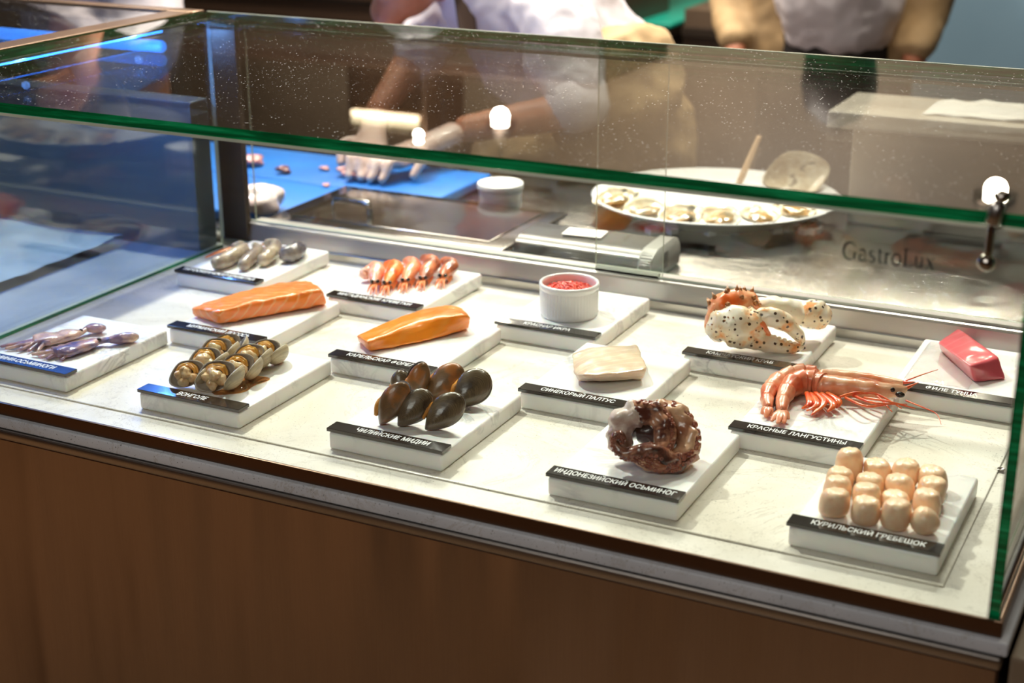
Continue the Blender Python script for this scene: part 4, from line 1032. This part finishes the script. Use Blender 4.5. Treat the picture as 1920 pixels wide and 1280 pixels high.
for i in range(26):
    a, bb = random.uniform(-.15, .15), random.uniform(-.15, -.08)
    box(b, pc + E1 * a + E2 * bb + UP * .009, pc + E1 * a + E2 * bb + UP * .009 + V((.018, .018, .012)), .002, 1, rot=random.uniform(0, 1.5))
MAT['ice'] = simple('crushed_ice', '#f2f6fa', 0.15, 0, '#dfe8f0', 30, coat=.6)
o = link('crushed_ice', b, MAT['ice']); tag(o, 'loose ice cubes under the oysters on the platter', 'ice', kind='stuff')
# wooden stick
b = NB(); a0 = PB(pc, 1385, 345, .04); a1 = PB(pc, 1424, 255, .06)
sweep(b, [a0, lrp(a0, a1, .5), a1], [(.0085, .0030), (.0078, .0030), (.0055, .0025)], 12, n=4)
o = link('wooden_stick', b, simple('pale_wood', '#d8b48a', .5, 0, '#c49a6c', 30)); tag(o, 'flat pale wooden stick standing up out of the oyster platter', 'stick')
# fish pieces on the boards
def lump(name, label, cat, u, v, sz, mat, nz=.6, rot=0.0, grp=None, zz=None):
    b = NB(); c = P(u, v, BZ + sz[2] * .8); ball(b, (0, 0, 0), sz, 26, 16, nz=nz, nf=30 / max(sz) * .05)
    R = Euler((0, 0, rot)).to_matrix()
    for q in b.verts: q.co = R @ q.co + c
    o = link(name, b, mat); settle(o, BZ if zz is None else zz); tag(o, label, cat, grp); return o
MAT['whitefish'] = simple('white_fish', '#f5e6e2', .3, 0, '#f0cfc8', 40, bump=.3, bscale=60, coat=.4)
MAT['pinkfish'] = simple('pink_fish', '#eab0a6', .3, 0, '#d98078', 50, coat=.4)
MAT['redfish'] = simple('dark_red_fish', '#8e3a34', .3, 0, '#6a2622', 50, coat=.4)
lump('fish_fillet', 'large white fish fillet by the corner post on the blue board', 'fish', 488, 378, (.046, .036, .024), MAT['whitefish'], .5)
lump('fish_scrap', 'pink fish piece at the left end of the blue board beside the post', 'fish scrap', 474, 303, (.028, .018, .010), MAT['pinkfish'], .6, .3, 'fish scraps on the blue boards')
lump('fish_scrap', 'small dark red fish scrap alone on the blue board', 'fish scrap', 534, 320, (.014, .010, .007), MAT['redfish'], .8, .6, 'fish scraps on the blue boards')
lump('fish_scrap', 'tiny pale fish scrap right of the dark red one', 'fish scrap', 610, 317, (.010, .007, .004), MAT['pinkfish'], .8, .6, 'fish scraps on the blue boards')
lump('fish_scrap', 'tiny fish scrap in front of the pale one, near the pan', 'fish scrap', 612, 348, (.007, .006, .003), MAT['pinkfish'], .8, .2, 'fish scraps on the blue boards')
for i, (u, v, nm) in enumerate(((650, 325, 'left end'), (668, 332, 'front'), (682, 322, 'middle'), (700, 334, 'right end'))):
    lump('fish_scrap', 'pink minced fish scrap at the chef fingertips, ' + nm + ' of the little pile', 'fish scrap', u, v, (.016, .012, .008), MAT['pinkfish'], 1.2, i, 'fish scraps on the blue boards')
# ------------------------------------------------------------------ pale stone pass at the right
MAT['pass'] = m_quartz('pass_stone', '#c9bfae', '#b9ae9d', '#9d9484', .4)
ps = thing('stone_pass', (.45, 1.3, WZ), 'pale stone pass box with an overhanging slab top, at the right behind the case', 'pass')
b = NB(); box(b, (.185, 1.21, WZ + .0003), (1.3, 1.29, .185), .003); link('box_body', b, simple('taupe_panel', '#b4a692', .5, 0, '#a99b88', 3), ps)
b = NB(); box(b, (.150, 1.165, .1855), (1.3, 1.36, .214), .004, 2); link('slab_top', b, MAT['pass'], ps)
b = NB(); rnd = random.Random(5)
g_ = [[b.verts.new((.30 + .42 * i / 16, 1.20 + .13 * j / 8, .2145 + .022 * abs(noise.noise(V((i * .45, j * .5, 1)))) * math.sin(math.pi * i / 16) ** .4)) for j in range(9)] for i in range(17)]
for i in range(16):
    for j in range(8): b.faces.new((g_[i][j], g_[i + 1][j], g_[i + 1][j + 1], g_[i][j + 1]))
o = link('paper_sheet', b, MAT['paper']); o.modifiers.new('s', 'SOLIDIFY').thickness = .001; tag(o, 'crumpled white paper lying on top of the stone pass', 'paper')
# ------------------------------------------------------------------ back counter with teal board, fridge, wall shelf
bc = thing('back_counter', (-1.2, 2.6, -.9), 'dark steel back counter in the kitchen behind the chef', 'counter')
e0 = P(1205, 75, .02); e1 = P(1325, 20, .02); xr = (e0.x + e1.x) / 2
b = NB(); box(b, (-3.2, 2.35, -.012), (xr, 4.1, .02), .003); link('worktop', b, MAT['steel'], bc)
b = NB(); box(b, (-3.18, 2.38, -.9), (xr - .02, 4.08, -.0125), .003); link('cabinet_body', b, simple('dark_cabinet', '#3b352f', .35, .6, '#2c2722', 3), bc)
tc_ = P(1235, 18, .035)
board('teal plastic cutting board on the back counter', (tc_.x - .42, tc_.y - .30, .0203), (tc_.x + .16, tc_.y + .45, .036), 'teal')
cb = thing('low_cabinet', (.8, 3.2, -.9), 'brown low cabinet with dark toe band behind the platter', 'cabinet')
b = NB(); box(b, (xr + .06, 3.22, -.9), (2.6, 3.9, .085), .004); link('cabinet_body', b, simple('brown_cabinet', '#6e5c4a', .4, .2, '#5a4a3c', 1.5), cb)
b = NB(); box(b, (xr + .06, 3.20, .0), (2.6, 3.219, .030), .003); link('drawer_front', b, simple('dark_band', '#3a3129', .35, .3), cb)
fr = thing('fridge', (.6, 3.5, -.9), 'pale blue-grey steel fridge at the top right', 'fridge')
b = NB(); box(b, (-.10, 3.02, -.88), (1.9, 3.12, .70), .01); link('door_panel', b, simple('blue_grey_enamel', '#7f9fb4', .35, .2, '#8cabbe', 1.2), fr)
b = NB(); box(b, (.20, 2.985, .155), (.60, 3.019, .172), .004); link('handle', b, MAT['whiteplastic'], fr)
b = NB(); box(b, (-.12, 3.1205, -.9), (1.92, 3.14, .72), .004); link('body', b, MAT['post'], fr)
hd = thing('wall_shelf', (-1.8, 3.3, .3), 'long dark brown shelf unit across the top left background', 'shelf')
s0 = PY(350, 30, 3.0); s1 = PY(740, 40, 3.0)
b = NB(); box(b, (s0.x - .10, 2.9, .0205), (-1.02, 3.5, .9), .006); link('unit_body', b, simple('dark_brown_enamel', '#5c4636', .35, .2, '#4a382b', 1.2), hd)
b = NB(); box(b, (s0.x - .08, 2.885, .085), (-1.04, 2.899, .094), .002); link('trim', b, MAT['black'], hd)
# oven with lit strips: its light is mirrored in the top glass
ov = thing('warming_oven', (-1.95, 3.5, .9), 'steel warming oven with glowing strips, mirrored in the top glass', 'oven')
b = NB(); box(b, (-2.12, 3.21, .9002), (-1.80, 3.5, 1.20), .01); link('oven_body', b, simple('warm_steel', '#7d6450', .3, .8, '#6b5442', 3), ov)
for z in (.915, 1.125):
    b = NB(); sweep(b, [V((-2.09, 3.20, z)), V((-1.83, 3.20, z))], [.012, .012], 12, n=2); link('heating_strip', b, emis('warm_strip', '#ffe6bd', 6), ov)
# pendant lamps, mirrored as bright spots in the glass and worktop
MAT['bulb'] = emis('bulb_glow', '#fff0d8', 130)
for i, (q, z0, yy) in enumerate((((938, 218), .39, 3.0), ((1867, 355), .39, 3.0), ((785, 252), .39, 2.8))):
    d = ray(*q); t_ = (z0 - CAM.z) / d.z; p_ = CAM + d * t_; d2 = V((d.x, d.y, -d.z)); c = p_ + d2 * ((yy - p_.y) / d2.y)
    pt = thing('pendant_lamp', (c.x, c.y, c.z), ('glowing heat lamp over the back counter, middle', 'glowing heat lamp over the fridge side, right', 'small glowing heat lamp over the back counter, left')[i], 'lamp', 'heat lamps over the kitchen')
    r = (.026, .030, .013)[i]
    b = NB(); ball(b, c, r, 20, 14); link('bulb', b, MAT['bulb'], pt)
    b = NB(); lathe(b, c + V((0, 0, r * .3)), [(r * 2.1, 0), (r * 1.9, r * .9), (r * .8, r * 2.0), (r * .3, r * 2.4)], 32); link('lamp_shade', b, MAT['post'], pt)
    b = NB(); sweep(b, [c + V((0, 0, r * 2.4)), V((c.x, c.y, 2.1))], [.004, .004], 8, n=2); link('cord', b, MAT['black'], pt)
# unseen blue lamp inferred from blue reflections in the plates; its form is invented
il = thing('blue_panel_lamp', (-2.9, 2.85, 1.3), 'blue glowing panel, an unseen lamp on the left of the kitchen', 'lamp')
b = NB(); box(b, (-3.75, 2.90, 1.22), (-2.55, 2.96, 1.66), .01); link('housing', b, MAT['steel'], il)
b = NB(); box(b, (-3.70, 2.893, 1.27), (-2.60, 2.899, 1.60), .002); link('glow_panel', b, emis('blue_glow', '#1d56e0', 0.55), il)
b = NB(); box(b, (-3.0, 2.90, 1.66), (-2.96, 2.93, 2.1), .002); link('hanger', b, MAT['post'], il)
# ------------------------------------------------------------------ neighbouring display case at the left
nc = thing('display_case', (-1.5, .3, 0), 'neighbouring glass case at the left edge, lit blue inside', 'display case')
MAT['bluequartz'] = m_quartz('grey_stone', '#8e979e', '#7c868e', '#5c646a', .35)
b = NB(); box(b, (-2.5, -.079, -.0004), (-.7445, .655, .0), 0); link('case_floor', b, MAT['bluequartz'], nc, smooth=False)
b = NB(); box(b, (-2.5, .60, 0), (-.7455, .648, .25), .002); link('rear_panel', b, simple('slate_panel', '#5f7078', .4, .3, '#52626b', 2), nc)
b = NB(); box(b, (-2.5, .625, .372), (-.745, .655, .392), .002); box(b, (-.790, -.075, .372), (-.7465, .624, .392), .002); link('frame', b, simple('bronze_rail', '#a58a70', .3, .9), nc)
b = NB(); sweep(b, [V((-.80, -.06, .362)), V((-.80, .61, .362))], [.004, .004], 10, n=2); link('blue_light_tube', b, emis('blue_tube', '#2f7dff', 26), nc)
b = NB(); sweep(b, [V((-2.4, .61, .335)), V((-.80, .61, .335))], [.010, .010], 10, n=2); link('blue_light_tube', b, emis('blue_tube_rear', '#3f8cff', 4), nc)
b = NB(); box(b, (-2.5, -.079, .379), (-.7915, .624, .389)); link('top_glass', b, MAT['glass_top'], nc)
b = NB()
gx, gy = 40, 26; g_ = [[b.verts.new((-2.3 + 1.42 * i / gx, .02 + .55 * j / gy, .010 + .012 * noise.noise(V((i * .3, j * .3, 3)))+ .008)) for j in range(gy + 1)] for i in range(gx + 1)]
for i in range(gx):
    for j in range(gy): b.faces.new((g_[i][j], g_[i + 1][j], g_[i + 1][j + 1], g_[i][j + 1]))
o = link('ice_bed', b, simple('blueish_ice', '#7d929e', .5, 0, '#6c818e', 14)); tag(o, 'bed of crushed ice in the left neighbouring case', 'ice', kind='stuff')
b = NB(); ball(b, (0, 0, 0), (.085, .035, .020), 26, 16, nz=.3, nf=20)
for q in b.verts: q.co = q.co + V((-1.02, .22, .06))
o = link('fish_fillet', b, MAT['pinkfish']); tag(o, 'pink fish fillet on the ice of the left neighbouring case', 'fish')
# ------------------------------------------------------------------ people
MAT['skin'] = simple('skin', '#c98a68', .5, 0, '#b97556', 12, sss=.3)
MAT['jacket'] = simple('white_jacket', '#e9e4e8', .75, 0, '#ddd6da', 6, bump=.3, bscale=14, bd=.01)
MAT['apron'] = simple('beige_apron', '#c3a67c', .8, 0, '#b59669', 8, bump=.3, bscale=12, bd=.01)
MAT['glove'] = simple('pale_glove', '#ecd0c0', .4, 0, '#e2bba8', 20, coat=.3)
MAT['hair'] = simple('dark_hair', '#2a1d16', .6)
MAT['trouser'] = simple('dark_trousers', '#241f1d', .8)
MAT['strap'] = simple('brown_strap', '#5a4636', .7)
def body(name, chains, mat, vox=.007, sm=5, parent=None, wob=0, seed=1, seg=16):
    b = NB()
    for pts, rad in chains: sweep(b, pts, rad, seg, n=4)
    o = link(name, b, mat, parent); remesh(o, vox, sm)
    if wob: wobble(o, wob, 12, seed); wobble(o, wob * .4, 40, seed + 3)
    return o
c1 = thing('person', (-.3, 1.55, -.9), 'chef in white jacket and beige apron bending over the blue cutting board', 'person')
hip = PY(1150, 230, 1.60); che = PY(985, 20, 1.52); nk = PY(850, -45, 1.42); hdc = PY(758, -62, 1.34)
shL = PY(1035, 30, 1.42); elL = PY(1085, 205, 1.34); wrL = PY(865, 243, 1.24); haL = P(735, 300, BZ + .035)
shR = PY(860, 5, 1.58); elR = PY(770, 120, 1.50); wrR = PY(705, 215, 1.36); haR = P(690, 290, BZ + .04)
fl = V((hip.x, hip.y + .02, -.88))
ch = [([hip, che, nk], [.13, .10, .050]), ([nk, lrp(nk, hdc, .5), hdc], [.055, .055, .08]),
      ([shL, elL], [.050, .040]), ([elL, wrL], [.040, .027]), ([shR, elR], [.050, .040]), ([elR, wrR], [.040, .027]),
      ([hip - V((.08, 0, 0)), V((hip.x - .09, hip.y, -.45)), V((hip.x - .10, hip.y, -.88))], [.085, .06, .045]), ([hip + V((.08, 0, 0)), V((hip.x + .09, hip.y, -.45)), V((hip.x + .10, hip.y, -.88))], [.085, .06, .045])]
b = NB()
for pts, rad in ch: sweep(b, pts, rad, 16, n=4)
ball(b, hdc, (.078, .095, .108), 24, 18, rot=Euler((.7, 0, .4)).to_matrix())          # head with chin and nose
fd = (hdc - nk).normalized()
ball(b, hdc - UP * .085 + V((-.02, -.03, 0)), (.04, .04, .035), 16, 12)
ball(b, hdc + V((-.05, -.085, -.02)), (.016, .022, .022), 12, 8)
ball(b, hdc + V((.07, -.02, -.01)), (.014, .022, .032), 12, 8)
o = link('body', b, MAT['skin'], c1); remesh(o, .008, 4)
for s_ in (-1, 1):
    b = NB(); ball(b, hdc + V((-.055 + .035 * s_, -.080 + .015 * s_, .01)), .011, 12, 8); link('eye', b, MAT['eye'], c1)
b = NB(); ball(b, hdc + V((.01, .01, .035)), (.095, .105, .095), 24, 16, nz=.15, nf=30); link('hair', b, MAT['hair'], c1)
def hand(wr, ha, spread, parent, side=1, mat=None):
    d = (ha - wr); d.z = 0; d.normalize(); sdir = d.cross(UP) * side
    b = NB()
    sweep(b, [lrp(wr, ha, .1), lrp(wr, ha, .45), lrp(wr, ha, .8), ha], [(.026, .022), (.028, .021), (.036, .020), (.040, .018)], 16, n=4)
    for i, ln in enumerate((.060, .070, .066, .052)):
        s = ha + sdir * (.027 - .018 * i); s.z = ha.z
        m1 = s + d * ln * .5 + sdir * (.5 - i * .33) * spread + UP * .006; e = s + d * ln * .95 + sdir * (.9 - i * .6) * spread; e.z = BZ + .010
        sweep(b, [s - d * .01, m1, lrp(m1, e, .6) - UP * .003, e], [.0105, .0100, .0092, .0075], 10, n=4)
    th = lrp(wr, ha, .7) + sdir * .030; m1 = th + sdir * .022 + d * .018; e = m1 + d * .032 + sdir * .004; e.z = BZ + .011
    sweep(b, [th - sdir * .012, m1, e], [.0125, .0115, .0085], 10, n=4)
    o = link('glove', b, mat or MAT['glove'], parent); remesh(o, .0035, 3); return o
hand(wrL, haL, .010, c1, -1); hand(wrR, haR, .008, c1, 1)
body('jacket', [([hip + UP * .02, lrp(hip, che, .5) + UP * .02, che, lrp(che, nk, .85)], [.165, .165, .16, .080]), ([lrp(che, shL, .4), shL, lrp(shL, elL, .5), lrp(shL, elL, .93)], [.09, .085, .075, .062]),
     ([lrp(che, shR, .4), shR, lrp(shR, elR, .95)], [.09, .078, .056])], MAT['jacket'], .009, 4, c1, .012, 3)
b = NB(); cu = lrp(shL, elL, .93); dv = (elL - shL).normalized(); sweep(b, [cu - dv * .018, cu + dv * .022], [.066, .062], 20, n=2, bump=.08); link('cuff', b, MAT['jacket'], c1)
ap = [([PY(1160, 205, 1.54), PY(1160, 300, 1.53), PY(1160, 420, 1.53)], [(.155, .14), (.165, .13), (.17, .12)]),
      ([PY(1060, 268, 1.46), PY(960, 285, 1.43), PY(915, 300, 1.41)], [(.10, .085), (.09, .075), (.07, .06)]),
      ([PY(1170, 190, 1.50), PY(1140, 90, 1.48)], [(.12, .14), (.08, .12)])]
body('apron', ap, MAT['apron'], .009, 4, c1, .012, 5)
b = NB(); s1_, s2_ = PY(880, 60, 1.36), PY(868, -10, 1.38); sweep(b, [s1_ + UP * -.02, s2_], [(.020, .004)] * 2, 10, n=3); link('strap', b, MAT['strap'], c1)
# second person, seen from behind at the top right
c2 = thing('person', (-.05, 2.45, -.9), 'person in beige apron and white shirt standing far back at the top right', 'person')
h2 = PY(1560, 60, 2.45); 
b = NB()
for pts, rad in ((([V((h2.x, h2.y, .05)), V((h2.x, h2.y, .30)), V((h2.x, h2.y, .50)), V((h2.x, h2.y, .62))], [.15, .15, .19, .07])), (([V((h2.x - .09, h2.y, .05)), V((h2.x - .1, h2.y, -.4)), V((h2.x - .1, h2.y, -.88))], [.085, .06, .045])),
    (([V((h2.x + .09, h2.y, .05)), V((h2.x + .1, h2.y, -.4)), V((h2.x + .1, h2.y, -.88))], [.085, .06, .045])), (([V((h2.x - .2, h2.y, .52)), V((h2.x - .26, h2.y - .02, .26)), V((h2.x - .20, h2.y - .15, .10))], [.05, .042, .03])), (([V((h2.x + .2, h2.y, .52)), V((h2.x + .24, h2.y, .26)), V((h2.x + .22, h2.y - .08, .10))], [.05, .042, .03]))):
    sweep(b, pts, rad, 16, n=4)
ball(b, V((h2.x, h2.y + .10, .74)), (.08, .095, .115), 20, 14); o = link('body', b, MAT['skin'], c2); remesh(o, .012, 3)
b = NB(); ball(b, V((h2.x, h2.y + .10, .755)), (.095, .108, .125), 20, 14, nz=.1, nf=30); link('hair', b, MAT['hair'], c2)
body('shirt', [([V((h2.x + .02, h2.y - .02, .165)), V((h2.x + .02, h2.y - .03, .28)), V((h2.x, h2.y, .50)), V((h2.x, h2.y, .60))], [(.155, .15), (.175, .165), (.21, .16), (.10, .09)])], MAT['jacket'], .012, 4, c2, .012, 7)
body('trousers', [([V((h2.x, h2.y, .16)), V((h2.x, h2.y, .0))], [.16, .165]), ([V((h2.x - .09, h2.y, .05)), V((h2.x - .1, h2.y, -.85))], [.10, .07]), ([V((h2.x + .09, h2.y, .05)), V((h2.x + .1, h2.y, -.85))], [.10, .07])], MAT['trouser'], .014, 3, c2)
body('beige_overshirt', [([PY(1480, -120, 2.42), PY(1465, 20, 2.40), PY(1468, 105, 2.38)], [(.11, .08), (.10, .075), (.095, .07)]), ([PY(1640, -120, 2.46), PY(1690, 0, 2.44), PY(1698, 112, 2.44)], [(.10, .08), (.055, .06), (.045, .05)]), ([V((h2.x - .2, h2.y, .53)), V((h2.x - .26, h2.y - .02, .26)), V((h2.x - .21, h2.y - .13, .13))], [.065, .056, .042]), ([V((h2.x + .2, h2.y, .53)), V((h2.x + .24, h2.y, .26)), V((h2.x + .22, h2.y - .07, .13))], [.065, .056, .042])], MAT['apron'], .012, 4, c2, .008, 2)
# third person at the left behind the neighbouring case: sleeve and hand
c3 = thing('person', (-1.5, 1.25, -.9), 'person in white jacket reaching over the worktop behind the left case', 'person')
a3, b3, d3, e3 = PY(270, 40, 1.22), PY(215, 120, 1.12), PY(110, 165, 1.02), PY(30, 185, .96)
a3b = V((a3.x - .35, 1.45, .45)); hh = V((a3b.x - .05, 1.42, .65))
b = NB()
for pts, rad in (([a3b, V((a3b.x, 1.5, .1))], [.15, .14]), ([V((a3b.x, 1.5, .1)), V((a3b.x, 1.52, -.88))], [.14, .10]), ([a3b + V((.12, 0, .05)), a3, b3], [.07, .06, .042]), ([b3, d3], [.04, .028]), ([d3, e3], [.028, .03]), ([a3b, hh], [.07, .06])): sweep(b, pts, rad, 16, n=4)
ball(b, hh + UP * .1, (.08, .095, .115), 20, 14)
for i in range(4): sweep(b, [e3 + E2 * (.02 - .014 * i), e3 + V((-.05, -.03, -.03)) + E2 * (.024 - .018 * i)], [.010, .008], 8, n=3)
sweep(b, [e3 - E2 * .02, e3 + V((-.01, -.05, -.02))], [.011, .009], 8, n=3)
o = link('body', b, MAT['skin'], c3); remesh(o, .009, 3)
body('jacket', [([a3b - UP * .3 + V((0, .04, 0)), a3b, a3b + UP * .08], [.17, .18, .09]), ([a3b + V((.12, 0, .05)), a3, b3, lrp(b3, d3, .55)], [.10, .085, .070, .055])], MAT['jacket'], .010, 4, c3, .010, 9)
b = NB(); ball(b, hh + UP * .13 + V((.02, .03, 0)), (.09, .10, .10), 20, 14, nz=.1, nf=30); link('hair', b, MAT['hair'], c3)
